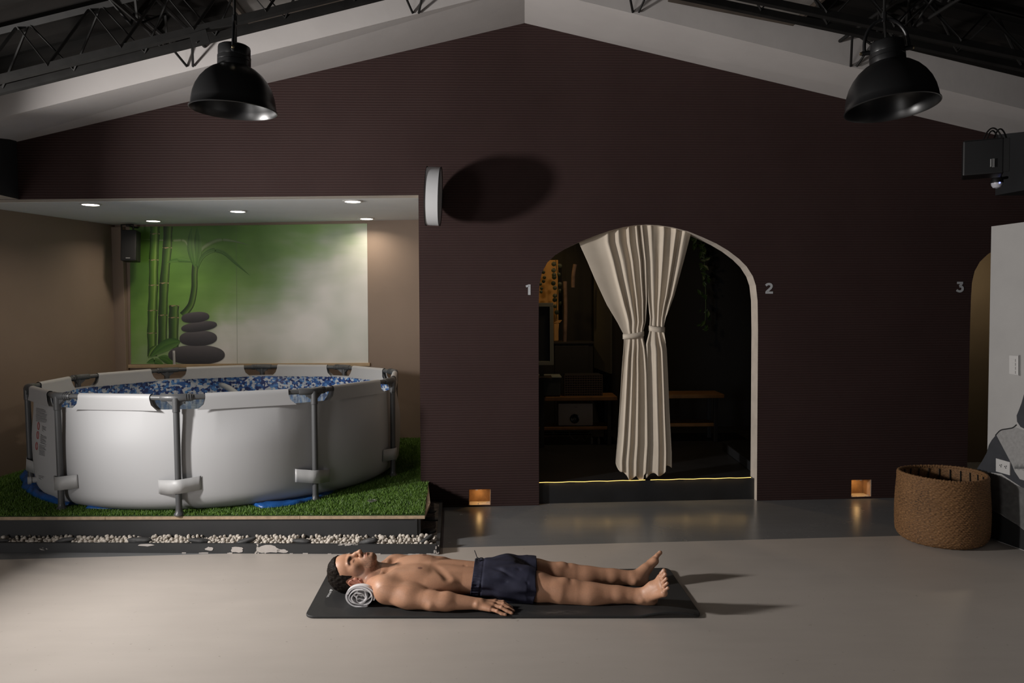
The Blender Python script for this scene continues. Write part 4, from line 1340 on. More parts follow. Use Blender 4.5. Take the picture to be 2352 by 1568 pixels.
# framed chalkboard at the left
yc = 6.75
A_, B_ = aty(1271, 695, yc), aty(1271, 838, yc); lx0 = aty(1190, 700, yc).x
cbd = thing('chalkboard', ((A_.x + lx0) / 2, yc, B_.z), 'chalkboard in a pale frame leaning at the left edge of the arch', 'chalkboard')
M_FRM = mat('pale_green_frame', (.24, .245, .20), .6)
W_ = A_.x - lx0; H_ = A_.z - B_.z; fw = .035
m = MB(); m.box((lx0 + W_ / 2, yc + .012, B_.z + H_ / 2), (W_ - .02, .012, H_ - .02)); pn = m.build('slate_panel', mat('slate_black', (.010, .012, .012), .6), cbd)
for cx_, cz_, sx_, sz_ in ((lx0 + W_ / 2, A_.z - fw / 2, W_, fw), (lx0 + W_ / 2, B_.z + fw / 2, W_, fw), (A_.x - fw / 2, B_.z + H_ / 2, fw, H_ - 2 * fw), (lx0 + fw / 2, B_.z + H_ / 2, fw, H_ - 2 * fw)):
    m = MB(); m.box((cx_, yc, cz_), (sx_ - .001, .022, sz_ - .001), None, .002); m.build('frame_bar', M_FRM, cbd)
m = MB()
for cx_ in (1238.5, 1242.2):
    pts = [aty(cx_ + 1.5 * math.cos(w), 718.8 + 2.6 * math.sin(w), yc + .004) for w in [2 * math.pi * i / 14 for i in range(14)]]
    m.tube(pts, .0016, 4, closed=True)
m.build('chalk_letter', mat('chalk', (.10, .10, .11), .9), pn)
# bracket foot carrying the chalkboard
m = MB(); m.box((A_.x - .16, yc + .16, (bz1 + B_.z) / 2 + .04), (.30, .30, .02)); 
m.box((A_.x - .10, yc + .20, (SZ + B_.z) / 2), (.04, .04, B_.z - SZ)); m.build('stand', M_BLKFR, cbd)
# amber-lit timber panel with a leafy garland
M_AMBW = mat('amber_timber', (.42, .24, .085), .7, var=.15, vscale=6)
yp = 8.065
a, b = aty(1150, 600, yp), aty(1283, 790, yp)
m = MB(); m.box(((a.x + b.x) / 2, yp + .015, (a.z + b.z) / 2), (b.x - a.x, .03, a.z - b.z + .02), None, .004)
tag(m.build('timber_panel', M_AMBW), 'amber-lit timber panel behind the leafy garland in the dark room', 'panel')
lamp('room_fill_lamp', 'AREA', (.85, 6.55, 2.5), 5.5, (1.0, .70, .40), (.75, 7.1, 0), shape='DISK', size=.12)  # unseen lamp added to brighten the bench and partition
lamp('room_spot', 'SPOT', (.12, 7.35, 2.48), 9, (1.0, .60, .20), (.30, 8.06, 1.55), spot_size=math.radians(75), spot_blend=.7, shadow_soft_size=.03)
M_DLEAF = mat('dark_green_leaf', (.012, .022, .008), .5)
gl_ = thing('leaf_garland', aty(1279, 730, 7.8), 'string garland of round dark leaves hanging in front of the amber panel', 'garland')
yv = 7.78
stem = spline([(1276, 455, 0), (1276, 570, 0), (1277, 606, 0), (1281, 630, 0), (1282, 650, 0), (1280, 672, 0), (1279, 695, 0), (1278, 718, 0), (1279, 732, 0)], 5)
m = MB(); m.tube([aty(p.x, p.y, yv) for p in stem], .003, 5); m.build('stem', M_DLEAF, gl_)
for x, y_, r in ((1272, 606, 4.6), (1271.5, 620.5, 4.4), (1272.5, 631, 4.2), (1273, 636.5, 4.4), (1271, 650.5, 4.4), (1274.5, 661, 4.2), (1286, 652, 4.0), (1287, 668, 4.2), (1274.5, 679, 4.2), (1274, 688.5, 4.2), (1275, 703, 3.8), (1288, 697, 4.0), (1279, 717, 4.4), (1286, 610, 4.2), (1284, 630, 3.6), (1250.5, 637, 3.2), (1248.5, 646, 3.2), (1248, 625, 3.4), (1244, 662, 3.0), (1241, 652, 3.4), (1243, 670, 3.2)):
    c = aty(x, y_, yv - .01); R_ = r * 1.22 / FPX * yv
    m = MB(); m.lathe([(.0005, .004), (R_ * .6, .003), (R_, 0), (R_ * .6, -.003), (.0005, -.003)], 12, Matrix.Translation(c) @ Matrix.Rotation(math.radians(80 + (x * 7 % 20)), 4, 'X'))
    m.build('leaf', M_DLEAF, gl_, smooth=True)
# driftwood sticks and a sconce catching the light
DRIFT = []
M_DRIFT = mat('grey_driftwood', (.16, .11, .09), .8, var=.3, vscale=14)
for pts, r, lb in (([(1298, 646), (1299, 690), (1299, 730), (1297, 786)], .020, 'tall pale driftwood post beside the leafy garland'), ([(1321, 607), (1317, 630), (1316, 660)], .020, 'short hanging driftwood piece in the dark room')):
    m = MB(); P = [aty(x, y_, 7.7) for x, y_ in pts]; m.tube(spline(P, 4), r, 8)
    DRIFT.append(tag(m.build('driftwood', M_DRIFT, smooth=True, angle=60), lb, 'driftwood'))
m = MB(); P = [aty(x, y_, 7.62) for x, y_ in ((1273, 741), (1283, 735), (1291, 735), (1286, 741))]; m.prism(P, (0, .05, 0)); 
P = [aty(x, y_, 7.62) for x, y_ in ((1273, 743), (1284, 743), (1281, 782), (1273, 782))]; m.prism(P, (0, .04, 0))
tag(m.build('broken_timber', M_AMBW), 'broken amber timber offcut right of the chalkboard', 'timber')
# cord holding the hanging piece
m = MB(); m.tube([aty(1321, 608, 7.7), Vector((aty(1321, 608, 7.7).x, 7.7, 2.549))], .003, 5); m.build('cord', M_STEEL, DRIFT[-1])
# dark cabinet that carries the timber pieces
P0, P1 = aty(1180, 786, 7.6), aty(1363, 786, 7.6)
kb = thing('low_cabinet', ((P0.x + P1.x) / 2, 7.85, SZ), 'black cabinet under the amber panel in the dark room', 'cabinet')
m = MB(); m.box(((P0.x + P1.x) / 2, 7.845, (SZ + P0.z) / 2), (P1.x - P0.x, .42, P0.z - SZ - .022), None, .004); m.build('body', M_BLKFR, kb)
m = MB(); m.box(((P0.x + P1.x) / 2, 7.84, P0.z - .011), (P1.x - P0.x + .02, .45, .020), None, .003); m.build('top', M_BLKFR, kb)
for i in range(2):
    m = MB(); m.box((P0.x + (P1.x - P0.x) * (.27 + .46 * i), 7.631, (SZ + P0.z) / 2), ((P1.x - P0.x) * .43, .012, P0.z - SZ - .08), None, .003); d = m.build('door', M_BLKFR, kb)
    m = MB(); m.tube([V(P0.x + (P1.x - P0.x) * (.44 + .12 * i), 7.618, .62), V(P0.x + (P1.x - P0.x) * (.44 + .12 * i), 7.618, .72)], .005, 6); m.build('handle', M_STEEL, d)
# pale partition panel
a, b = aty(1364, 640, 7.85), aty(1402, 862, 7.6)
m = MB(); m.prism([aty(1364, 560, 7.9), aty(1402, 560, 7.55), aty(1402, 858, 7.55), aty(1364, 844, 7.9)], (.02, .02, 0))
tag(m.build('partition_panel', mat('grey_partition', (.075, .075, .066), .7)), 'grey partition panel left of the curtain in the dark room', 'panel')
# climbing plant on the dark wall at the right
pl = thing('hanging_plant', aty(1610, 780, 7.9), 'dim green hanging plant on the dark wall right of the curtain', 'plant')
M_GLEAF = mat('dim_green_leaf', (.030, .065, .012), .5, var=.3, vscale=20)
rnd = random.Random(12)
m = MB(); m.tube([aty(p.x, p.y, 7.95) for p in spline([(1594, 460, 0), (1596, 545, 0), (1612, 560, 0), (1618, 600, 0), (1621, 680, 0), (1620, 760, 0)], 5)], .006, 5); m.build('vine', M_GLEAF, pl)
for i in range(70):
    t = rnd.random() ** 1.5; x = 1592 + 26 * min(1, t * 4) + rnd.uniform(-13, 13); y_ = 540 + 225 * t
    c = aty(x, y_, 7.93 + rnd.uniform(-.05, .05)); L_ = rnd.uniform(.02, .045)
    R3 = Matrix.Rotation(rnd.uniform(0, 6.28), 3, 'Y') @ Matrix.Rotation(rnd.uniform(-.7, .7), 3, 'X')
    m = MB(); m.add([c + R3 @ Vector(p) * L_ for p in ((0, 0, -1), (.4, -.05, -.3), (.42, -.08, .2), (0, .05, 1), (-.42, -.08, .2), (-.4, -.05, -.3), (0, .06, 0))], [(0, 1, 6), (1, 2, 6), (2, 3, 6), (3, 4, 6), (4, 5, 6), (5, 0, 6)])
    m.build('leaf', M_GLEAF, pl)
# ------------------------------------------------------------------ roof steel: bar joists along the room, trusses along the slope
def seg(m, a, b, r, n=6): m.tube([a, b], r, n)
deckz = lambda x: None
def deck_pt(x, off):
    """point on the underside of the deck, off metres in front of the brown wall"""
    l = (tLx, tA) if x < tA.x else (tA, tRx)
    p = l[0] + (l[1] - l[0]) * ((x - l[0].x) / (l[1].x - l[0].x))
    p = p - WN * (off - BO)
    return Vector((x, p.y + 0, p.z))
lbl = {437: 'black bar joist running over the left pendant lamp', 955: 'black bar joist left of the roof ridge', 1460: 'black bar joist right of the roof ridge', 1960: 'black bar joist running past the right pendant lamp'}
for px, py in ((437, 153), (955, 31), (1460, 29), (1960, 153)):
    p = B(px, py)
    t = thing('bar_joist', p, lbl[px], 'roof joist', 'bar joists of the roof')
    zd = deck_pt(p.x, BO).z
    # zigzag bars coming out of the white beam, two planes meeting at the bottom
    dirn = -WN
    hgt = zd - p.z
    step = .34
    for sx in (-1, 1):
        pts = []
        for i in range(24):
            low = (i % 2 == 0)
            b_ = p + dirn * (i * step * .5 + .004)
            z = p.z if low else zd - .012
            x = p.x + sx * (.018 if low else .085)
            pts.append(Vector((x, b_.y, z)))
        m = MB(); m.tube(pts, .0075, 6); m.build('web_bar', M_STEEL, t, smooth=True)
        m = MB(); q0 = Vector((p.x + sx * .09, p.y + .002, zd - .008)); m.tube([q0, q0 + dirn * 4.2], .011, 6); m.build('top_chord', M_STEEL, t)
    q0 = Vector((p.x, p.y, p.z)) + dirn * .36
    m = MB(); m.tube([q0, q0 + dirn * 3.8], .010, 6); m.build('bottom_chord', M_STEEL, t)
# trusses following the slope, left and right
TO = 1.52
Tp = lambda px, py: onplane(px, py, WA - WN * TO, WN)
def truss(a, b, side, lb):
    t = thing('roof_truss', a, lb, 'roof truss', 'sloping roof trusses')
    d = (b - a); L = d.length; d.normalize()
    for k, yo in enumerate((0, .13)):
        off = WN * yo
        m = MB()
        # angle-iron bottom chord
        up_ = Vector((0, 0, 1)); sd_ = WN
        for c_, sz in ((Vector((0, 0, .016)), (L, .005, .034)), (Vector((0, .016, 0)), (L, .034, .005))):
            mid = (a + b) / 2 + off + c_
            ang = math.atan2(d.z, d.x)
            m.box(mid, sz, Matrix.Rotation(math.atan2(WU.y, WU.x), 3, 'Z') @ Matrix.Rotation(-ang, 3, 'Y'))
        m.build('bottom_chord', M_STEEL, t)
        pts = []
        n = int(L / .185)
        for i in range(n + 1):
            s = (i + .35 * k) * .185
            base = a + d * s + off
            low = i % 2 == 0
            if low: pts.append(base + Vector((0, 0, .02)))
            else:
                dz = deck_pt(base.x, TO - yo).z
                pts.append(Vector((base.x, (base.y + (WN * (.065 - yo)).y), dz - .03)))
        m = MB(); m.tube(pts, .0085, 6); m.build('web_bar', M_STEEL, t, smooth=True)
    t0_, t1_ = deck_pt(a.x, TO - .065), deck_pt(b.x, TO - .065)
    m = MB(); m.tube([t0_ - Vector((0, 0, .025)), t1_ - Vector((0, 0, .025))], .022, 4); m.build('top_chord', M_STEEL, t)
    return t
la, lb_ = Tp(-60, 201), Tp(1150, -99)
tl = truss(la, lb_, -1, 'sloping black roof truss at the upper left')
ra, rb_ = Tp(2420, 147), Tp(1260, -98)
tr = truss(rb_, ra, 1, 'sloping black roof truss at the upper right')
# framed roof lights let into the deck beside the ridge
M_SKY = mat('grey_roof_light_panel', (.15, .14, .13), .6, var=.3, vscale=5)
M_WOODF = mat('dark_brown_frame', (.045, .033, .024), .6, var=.3, vscale=10)
def deck_hit(px, py):
    a, b = (tLx, tA) if px < 1205 else (tA, tRx)
    n = (b - a).cross(WN).normalized()
    return onplane(px, py, a, n)
for pa, pb, lb in (((566, 34), (716, 4), 'grey framed roof light left of the ridge'), ((1836, 32), (1640, -6), 'grey framed roof light right of the ridge')):
    A_, B_ = deck_hit(*pa), deck_hit(*pb)
    B_ = A_ + (B_ - A_) * 1.5
    nn_ = Vector((0, 0, -.02)); out_ = -WN * .8
    q = [A_ + nn_, B_ + nn_, B_ + out_ + nn_, A_ + out_ + nn_]
    t = thing('roof_light', (A_ + B_) / 2, lb, 'roof light', 'roof lights')
    m = MB(); m.prism(q, (0, 0, .012)); m.build('panel', M_SKY, t)
    for i in range(4):
        m = MB(); m.tube([q[i] + Vector((0, 0, -.008)), q[(i + 1) % 4] + Vector((0, 0, -.008))], .020, 6); m.build('frame_bar', M_WOODF, t)
    d0 = (B_ - A_); m = MB(); s0_ = WN * .09
    m.prism([A_ + nn_ + WN * .03, B_ + nn_ + WN * .03, B_ + nn_ + s0_, A_ + nn_ + s0_], (0, 0, -.02)); m.build('sill_board', M_WOODF, t)
# metal plate hanging from the left truss
pc = Tp(459, 88)
m = MB(); m.box(pc + Vector((0, -.004, 0)), (.088, .004, .066), Matrix.Rotation(-.28, 3, 'Y'), .001); o = m.build('hanger_plate', M_STEEL, tl)
m = MB(); m.lathe([(.0005, 0), (.0035, 0), (.0035, .004), (.0005, .004)], 10, Matrix.Translation(Tp(453, 99) + V(0, -.006, 0)) @ Matrix.Rotation(math.pi / 2, 4, 'X')); m.build('bolt', mat('bright_bolt', (.5, .5, .48), .3, 1.0), o)

# ------------------------------------------------------------------ pendant lamps
M_LAMP = mat('black_lamp_enamel', (.0095, .0095, .010), .33, spec=.6)
M_BRASS = mat('brass_screw', (.55, .45, .28), .3, 1.0)
def pendant(px, py, y, width_px, roty, rotx, yaw, lb):
    """px,py picture position of the rim centre, y depth"""
    c = aty(px, py, y)
    R_ = width_px / FPX * c.y * .5 * .985
    t = thing('pendant_lamp', c, lb, 'pendant lamp', 'black dome pendant lamps')
    s = R_ / .193
    pf = [(.191, .000), (.1945, .002), (.1945, .006), (.189, .010), (.186, .040), (.180, .075), (.168, .112), (.150, .146), (.127, .176), (.100, .200), (.072, .216), (.070, .219)]
    inn = [(.070, .213), (.098, .196), (.124, .172), (.146, .143), (.164, .110), (.176, .074), (.182, .040), (.186, .008), (.191, .000)]
    Mx = Matrix.Translation(c) @ Matrix.Rotation(roty, 4, 'Y') @ Matrix.Rotation(rotx, 4, 'X') @ Matrix.Rotation(yaw, 4, 'Z') @ Matrix.Diagonal((s, s, s * .93, 1))
    m = MB(); m.lathe(pf + inn, 64, Mx); sh = m.build('lamp_shade', M_LAMP, t, smooth=True, angle=60)
    neck = [(.071, .205), (.0735, .222), (.0735, .241), (.071, .243), (.0735, .245), (.0735, .262), (.071, .264), (.0715, .266), (.0715, .302), (.069, .312), (.060, .318), (.001, .318)]
    m = MB(); m.lathe(neck, 40, Mx); m.build('lamp_neck', M_LAMP, t, smooth=True, angle=40)
    m = MB(); m.lathe([(.001, .20), (.030, .20), (.030, .16), (.024, .150), (.001, .150)], 20, Mx); m.build('lamp_socket', M_LAMP, sh, smooth=True)
    # yoke over the neck, swinging about the local x axis
    pts = [Mx @ Vector((.092 * math.cos(w), 0, .295 + (.135 * math.sin(w) if math.sin(w) > 0 else 0))) for w in [math.pi * i / 20 for i in range(21)]]
    pts = [Mx @ Vector((.092, 0, .27))] + pts + [Mx @ Vector((-.092, 0, .27))]
    m = MB(); m.tube(pts, .0075 * s, 8); yk = m.build('yoke', M_LAMP, t, smooth=True)
    for sx in (-1, 1):
        m = MB(); m.tube([Mx @ Vector((sx * .066, 0, .278)), Mx @ Vector((sx * .104, 0, .278))], .010 * s, 10); m.build('pivot', M_LAMP, yk, smooth=True)
        m = MB(); m.tube([Mx @ Vector((sx * .104, 0, .278)), Mx @ Vector((sx * .111, 0, .278)), Mx @ Vector((sx * .113, 0, .278))], [.007 * s, .007 * s, .003 * s], 10); m.build('brass_screw', M_BRASS, yk, smooth=True)
    topp = Mx @ Vector((0, 0, .430))
    ztop = 3.45 - abs(c.x) * .235 + .03
    m = MB(); m.tube([topp + Vector((0, 0, -.012)), Vector((topp.x + .004, topp.y, ztop))], .0065 * s, 8); m.build('cord', M_STEEL, t)
    m = MB(); m.tube([topp + V(0, 0, -.012), topp + V(0, 0, .03)], .011 * s, 8); m.build('cord_clamp', M_LAMP, t, smooth=True)
    m = MB(); m.tube([topp, Mx @ Vector((0, 0, .318))], .005 * s, 6); m.build('flex', M_STEEL, t)
pendant(536.5, 255, 3.55, 193, math.radians(2.4), math.radians(1.0), math.radians(107), 'black dome pendant lamp hanging at the left in front of the white beam')
pendant(2048, 249, 3.45, 203, math.radians(-3.0), math.radians(-5), math.radians(-10), 'black dome pendant lamp hanging tilted at the right with a wide yoke')

# ------------------------------------------------------------------ round blade sign sticking out of the brown wall
dc = W(996, 451, .255)
ds = thing('round_blade_sign', dc, 'round white blade sign seen edge-on, sticking out of the brown wall', 'sign')
M_SIGN = mat('white_acrylic_sign', (.58, .585, .60), .35)
M_BLKM = mat('black_sign_frame', (.012, .012, .013), .4)
rad_, tk = .195, .088
view = (dc - CAMP); view.z = 0; view.normalize()
ax = Vector((view.y, -view.x, 0))                      # across the line of sight
ax = (Matrix.Rotation(math.radians(-4.0), 3, 'Z') @ ax); ax = (ax + Vector((0, 0, -.045))).normalized()
zz = Vector((0, 0, 1)); zz = (zz - ax * zz.dot(ax)).normalized(); yy = zz.cross(ax)
FM = Matrix(((ax.x, yy.x, zz.x, dc.x), (ax.y, yy.y, zz.y, dc.y), (ax.z, yy.z, zz.z, dc.z), (0, 0, 0, 1))) @ Matrix.Rotation(math.pi / 2, 4, 'Y')
m = MB(); m.lathe([(.001, -tk / 2), (rad_ - .006, -tk / 2), (rad_, -tk / 2 + .004), (rad_, tk / 2 - .004), (rad_ - .006, tk / 2), (.001, tk / 2)], 64, FM); m.build('light_drum', M_SIGN, ds, smooth=True, angle=30)
for s in (-1, 1):
    m = MB(); m.lathe([(rad_ - .004, s * (tk / 2 + .001)), (rad_ + .004, s * (tk / 2 + .001)), (rad_ + .004, s * (tk / 2 + .005)), (rad_ - .004, s * (tk / 2 + .005))], 64, FM); m.build('edge_ring', M_BLKM, ds, smooth=True, angle=30)
wq = W(1002, 453, 0.0)
m = MB(); m.tube([wq, dc.lerp(wq, .25)], .016, 10); m.build('wall_arm', M_BLKM, ds, smooth=True)
m = MB(); m.box(wq + V(0, -.006, 0), (.09, .012, .09), None, .003); m.build('wall_plate', M_BLKM, ds)

# ------------------------------------------------------------------ step lights let into the foot of the brown wall
M_AMB = emat('amber_led', (1.0, .58, .18), 6.0)
for h, lb in zip(SL_PX, ('amber step light recessed at the wall foot beside the pool platform', 'amber step light recessed at the wall foot between the arches')):
    us = [wuz(W(*p)) for p in h]; u0 = min(x for x, _ in us) + .002; u1 = max(x for x, _ in us) - .002
    z0_ = .002; z1_ = max(z for _, z in us)
    cpt = wpt((u0 + u1) / 2, 0, 0)
    t = thing('step_light', cpt, lb, 'step light', 'amber step lights')
    M_REC = MATS.get('recess_plaster') or mat('recess_plaster', (.30, .175, .09), .8, var=.2, vscale=25, bump=.3, bscale=60)
    m = MB()
    ib = -.105
    pts = [wpt(u0, z0_, ib), wpt(u1, z0_, ib), wpt(u1, z1_ + .01, ib), wpt(u0, z1_ + .01, ib)]
    m.prism(pts, WN * .01); m.build('recess_back', M_REC, t)
    for uu, ww in ((u0 - .0015, .004), (u1 - .0025, .004)):
        m = MB(); m.prism([wpt(uu, z0_, -.004), wpt(uu + ww, z0_, -.004), wpt(uu + ww, z1_, -.004), wpt(uu, z1_, -.004)], WN * .1); m.build('recess_side', M_REC, t)
    uc = u0 + (u1 - u0) * .48
    m = MB(); m.tube([wpt(uc - .022, z1_ - .004, -.055), wpt(uc + .022, z1_ - .004, -.055)], .004, 8); m.build('led', M_AMB, t)
    lp = wpt(uc, z1_ - .014, -.055)
    l = lamp('step_light_glow', 'AREA', lp, .085, (1.0, .60, .24), lp + V(0, -.004, -1), shape='DISK', size=.03)
    # chips of paint round the opening
    r2 = random.Random(int(u0 * 100) + 5); m = MB()
    for i in range(9):
        e = r2.random()
        m.box(wpt(u0 + (u1 - u0) * e, .012 + r2.uniform(0, .02), -.004 + .0) if i < 6 else wpt(u0 + (u1 - u0) * e, z1_ - .004, -.004), (r2.uniform(.003, .012), .003, r2.uniform(.002, .006)))
    m.build('paint_chip', M_CHIPW, t)

# ------------------------------------------------------------------ right side: half wall with painted figure, arch corridor behind
RW0 = atz(2282, 1239, 0); 
def RWp(px, py, off=0.0): return onplane(px, py, RW0 - RNn * off, RNn)
far = RWp(2272, 800); far.z = 0
topz = RWp(2276, 520).z; topz2 = RWp(2352, 511).z
near = far + RD * 6.6
m = MB()
q0 = [far, near, near + RNn * .12, far + RNn * .12]
tt = [Vector((p.x, p.y, topz)) for p in q0]
m.add(q0 + tt, [(0, 1, 2, 3), (7, 6, 5, 4), (0, 4, 5, 1), (1, 5, 6, 2), (2, 6, 7, 3), (3, 7, 4, 0)])
rw = m.build('wall_right', mat('white_painted_wall', (.36, .35, .34), .7, var=.04, vscale=5, bump=.15, bscale=30, bdist=.004))
tag(rw, 'white half wall at the right with a black and grey painting', kind='structure')
M_NAVY = mat('charcoal_mural_paint', (.028, .030, .036), .7, var=.15, vscale=14)
M_GREYP = mat('pale_grey_mural_paint', (.26, .255, .25), .7, var=.12, vscale=60, bump=.15, bscale=90)
M_MIDG = mat('mid_grey_mural_paint', (.11, .108, .105), .7, var=.25, vscale=25)
M_LINE = mat('black_mural_line', (.008, .008, .009), .6)
wp = thing('wall_painting', RWp(2320, 1250), 'abstract black, charcoal and grey shapes painted on the white half wall', 'wall painting')
def paint(name, pts, mt, off):
    m = MB(); m.prism([RWp(x, y, off) for x, y in pts], RNn * .0004); return m.build(name, mt, wp)
XR_ = 2440
paint('charcoal_shape', [(2244, 1076), (2256, 1058), (2266, 1040), (2271, 1022), (2278, 1010), (2288, 998), (2322, 1062), (2330, 1082), (2342, 1100), (XR_, 1130), (XR_, 1160), (2345, 1118), (2300, 1088), (2270, 1084), (2244, 1078)], M_NAVY, .0010)
paint('pale_shape', [(2288, 998), (2300, 986), (2316, 983), (2330, 980), (2352, 988), (XR_, 1000), (XR_, 1105), (2352, 1082), (2344, 1077), (2340, 1080), (2334, 1076), (2330, 1080), (2324, 1066)], M_GREYP, .0012)
paint('dark_head', [(2352, 905), (2346, 926), (2340, 942), (2335, 954), (2336, 968), (2344, 980), (2356, 986), (XR_, 992), (XR_, 840)], M_NAVY, .0014)
paint('grey_shape', [(2244, 1078), (2270, 1086), (2300, 1092), (2330, 1112), (2360, 1124), (XR_, 1150), (XR_, 1275), (2352, 1216), (2330, 1200), (2318, 1194), (2300, 1180), (2280, 1172), (2244, 1160)], M_MIDG, .0011)
paint('black_base', [(2244, 1160), (2280, 1172), (2300, 1182), (2318, 1194), (2335, 1204), (2352, 1217), (XR_, 1276), (XR_, 1296), (2352, 1263), (2282, 1238), (2250, 1227)], M_ROOM, .0013)
ln = ribbon([RWp(p.x, p.y, .0016) for p in spline([(2286, 1000, 0), (2298, 988, 0), (2314, 984.5, 0), (2326, 982, 0), (2335, 975, 0)], 5)], .007, -RNn, .0004)
ln.build('outline', M_LINE, wp)
m = MB(); 
for i in range(7):
    x = 2330 + i * 3.2; m.prism([RWp(x, 1076, .0017), RWp(x + 2.4, 1076, .0017), RWp(x + 1.4, 1068 - (i % 3) * 2, .0017)], RNn * .0004)
m.build('brush_fringe', M_NAVY, wp)
# wall socket and cover plate
def plate(name, pxs, lb, cat, th_=.008, mt=None):
    P = [RWp(x, y, .0016) for x, y in pxs]
    c = (P[0] + P[2]) / 2
    t = thing(name, P[3], lb, cat)
    m = MB(); m.prism(P, -RNn * th_); m.build('cover', mt or mat(name + '_white', (.52, .51, .50), .4), t)
    return t, c
so, c = plate('wall_socket', [(2290, 1052), (2322, 1061), (2322, 1091), (2290, 1082)], 'white double wall socket on the painted half wall above the basket', 'socket')
for cx, cy in ((2299, 1069), (2310, 1072)):
    for dx, dy in ((-2.2, -1), (1.4, -1.6), (0, 2.4)):
        m = MB(); p = RWp(cx + dx, cy + dy, .0100); m.tube([p, p + RNn * .004], .004, 6); m.build('socket_hole', M_LINE, so)
vs, c = plate('switch_panel', [(2320, 816), (2341, 817), (2341, 861), (2320, 858)], 'white switch panel with a painted shadow line high on the half wall', 'switch', .006)
for i in range(4):
    y_ = 824 + i * 9
    m = MB(); m.prism([RWp(2322, y_, .0082), RWp(2333, y_ + .4, .0082), RWp(2333, y_ + 7.0, .0082), RWp(2322, y_ + 6.6, .0082)], -RNn * .004); m.build('rocker', MATS['switch_panel_white'], vs)
m = MB(); m.prism([RWp(2340.5, 815, .0086), RWp(2341.6, 815, .0086), RWp(2341.6, 863, .0086), RWp(2340.5, 863, .0086)], -RNn * .0006); m.build('painted_shadow', M_LINE, vs)  # black strip painted as the shadow along the panel's right edge

# corner behind arch 3
M_CORR = mat('olive_brown_paint', (.10, .075, .045), .75, var=.1, vscale=3)
m = MB(); m.box((4.4, 6.95, 1.35), (3.0, .1, 2.7)); tag(m.build('wall_corridor_back', M_CORR), 'olive brown wall seen through the right-hand arch', kind='structure')
m = MB(); m.box((2.93, 6.36, 1.35), (.08, 1.08, 2.7)); tag(m.build('wall_corridor_left', M_CORR), 'olive brown side wall behind the right-hand arch', kind='structure')
m = MB(); m.box((4.4, 6.45, 2.62), (3.0, 1.1, .06)); tag(m.build('ceiling_corridor', M_ROOM), 'dark ceiling behind the right-hand arch', kind='structure')
m = MB(); m.box((5.85, 6.3, 1.35), (.1, 1.3, 2.7)); tag(m.build('wall_corridor_right', M_ROOM), 'dark end wall behind the right-hand arch', kind='structure')
lamp('corridor_lamp', 'POINT', (4.1, 6.30, 1.7), 9, (1.0, .80, .55), shadow_soft_size=.06)

# ------------------------------------------------------------------ loudspeaker with cables and motion sensor at the upper right
sy = 5.0
a, b = aty(2238, 318, sy), aty(2318, 399, sy)
cc = (a + b) / 2
s2 = thing('corner_speaker', (cc.x, sy, b.z), 'black loudspeaker with looped cables high in the right corner', 'speaker')
m = MB(); m.box((cc.x, sy + .10, cc.z), (b.x - a.x, .20, a.z - b.z), Matrix.Rotation(-.5, 3, 'Z'), .01); m.build('cabinet', M_BLKP, s2)
m = MB(); m.box((cc.x - .004, sy - .004, cc.z), ((b.x - a.x) * .86, .010, (a.z - b.z) * .94), Matrix.Rotation(-.5, 3, 'Z'), .003); m.build('grille', M_GRILLE, s2)
p = aty(2282, 374, sy - .03)
m = MB(); m.box(p, (.012, .006, .055)); m.box(p + V(-.016, 0, 0), (.008, .006, .05)); m.build('connector_plate', mat('grey_connector', (.30, .30, .30), .4), s2)
for k, (x0, x1, h) in enumerate(((2258, 2302, 26), (2266, 2292, 20), (2282, 2312, 24))):
    P = [aty(x0 + (x1 - x0) * t, 322 - h * math.sin(math.pi * t) ** .8 - 4 * t, sy + .08 + .02 * k) for t in [i / 14 for i in range(15)]]
    m = MB(); m.tube(P, .005, 6); m.build('cable', M_STEEL, s2, smooth=True)
m = MB(); m.box((cc.x + .10, sy + .12, cc.z), (.10, .03, .05)); m.box((SBR.x + .06, sy + .12, cc.z), (.03, .1, .12)); m.build('bracket', M_BLKP, s2)
p = aty(2290, 420, 5.25)
ms = thing('motion_sensor', p, 'small dark motion sensor with a white dome below the corner speaker', 'sensor')
m = MB(); m.lathe([(.001, .050), (.026, .044), (.037, .020), (.038, 0), (.001, 0)], 24, Matrix.Translation(p)); m.build('housing', M_BLKP, ms, smooth=True)
m = MB(); m.lathe([(.036, -.0005), (.034, -.016), (.024, -.032), (.001, -.038)], 24, Matrix.Translation(p)); dm = m.build('dome', mat('white_dome', (.55, .55, .6), .3), ms, smooth=True)
m = MB(); m.tube([p + V(-.004, -.0355, -.004), p + V(-.004, -.0375, -.004)], .006, 8); m.build('blue_led', emat('blue_indicator', (.25, .3, 1.0), 2.5), dm)
m = MB(); m.tube([p + V(.01, .02, .03), p + V(.12, .08, .05)], .010, 8); m.build('stalk', M_BLKP, ms)
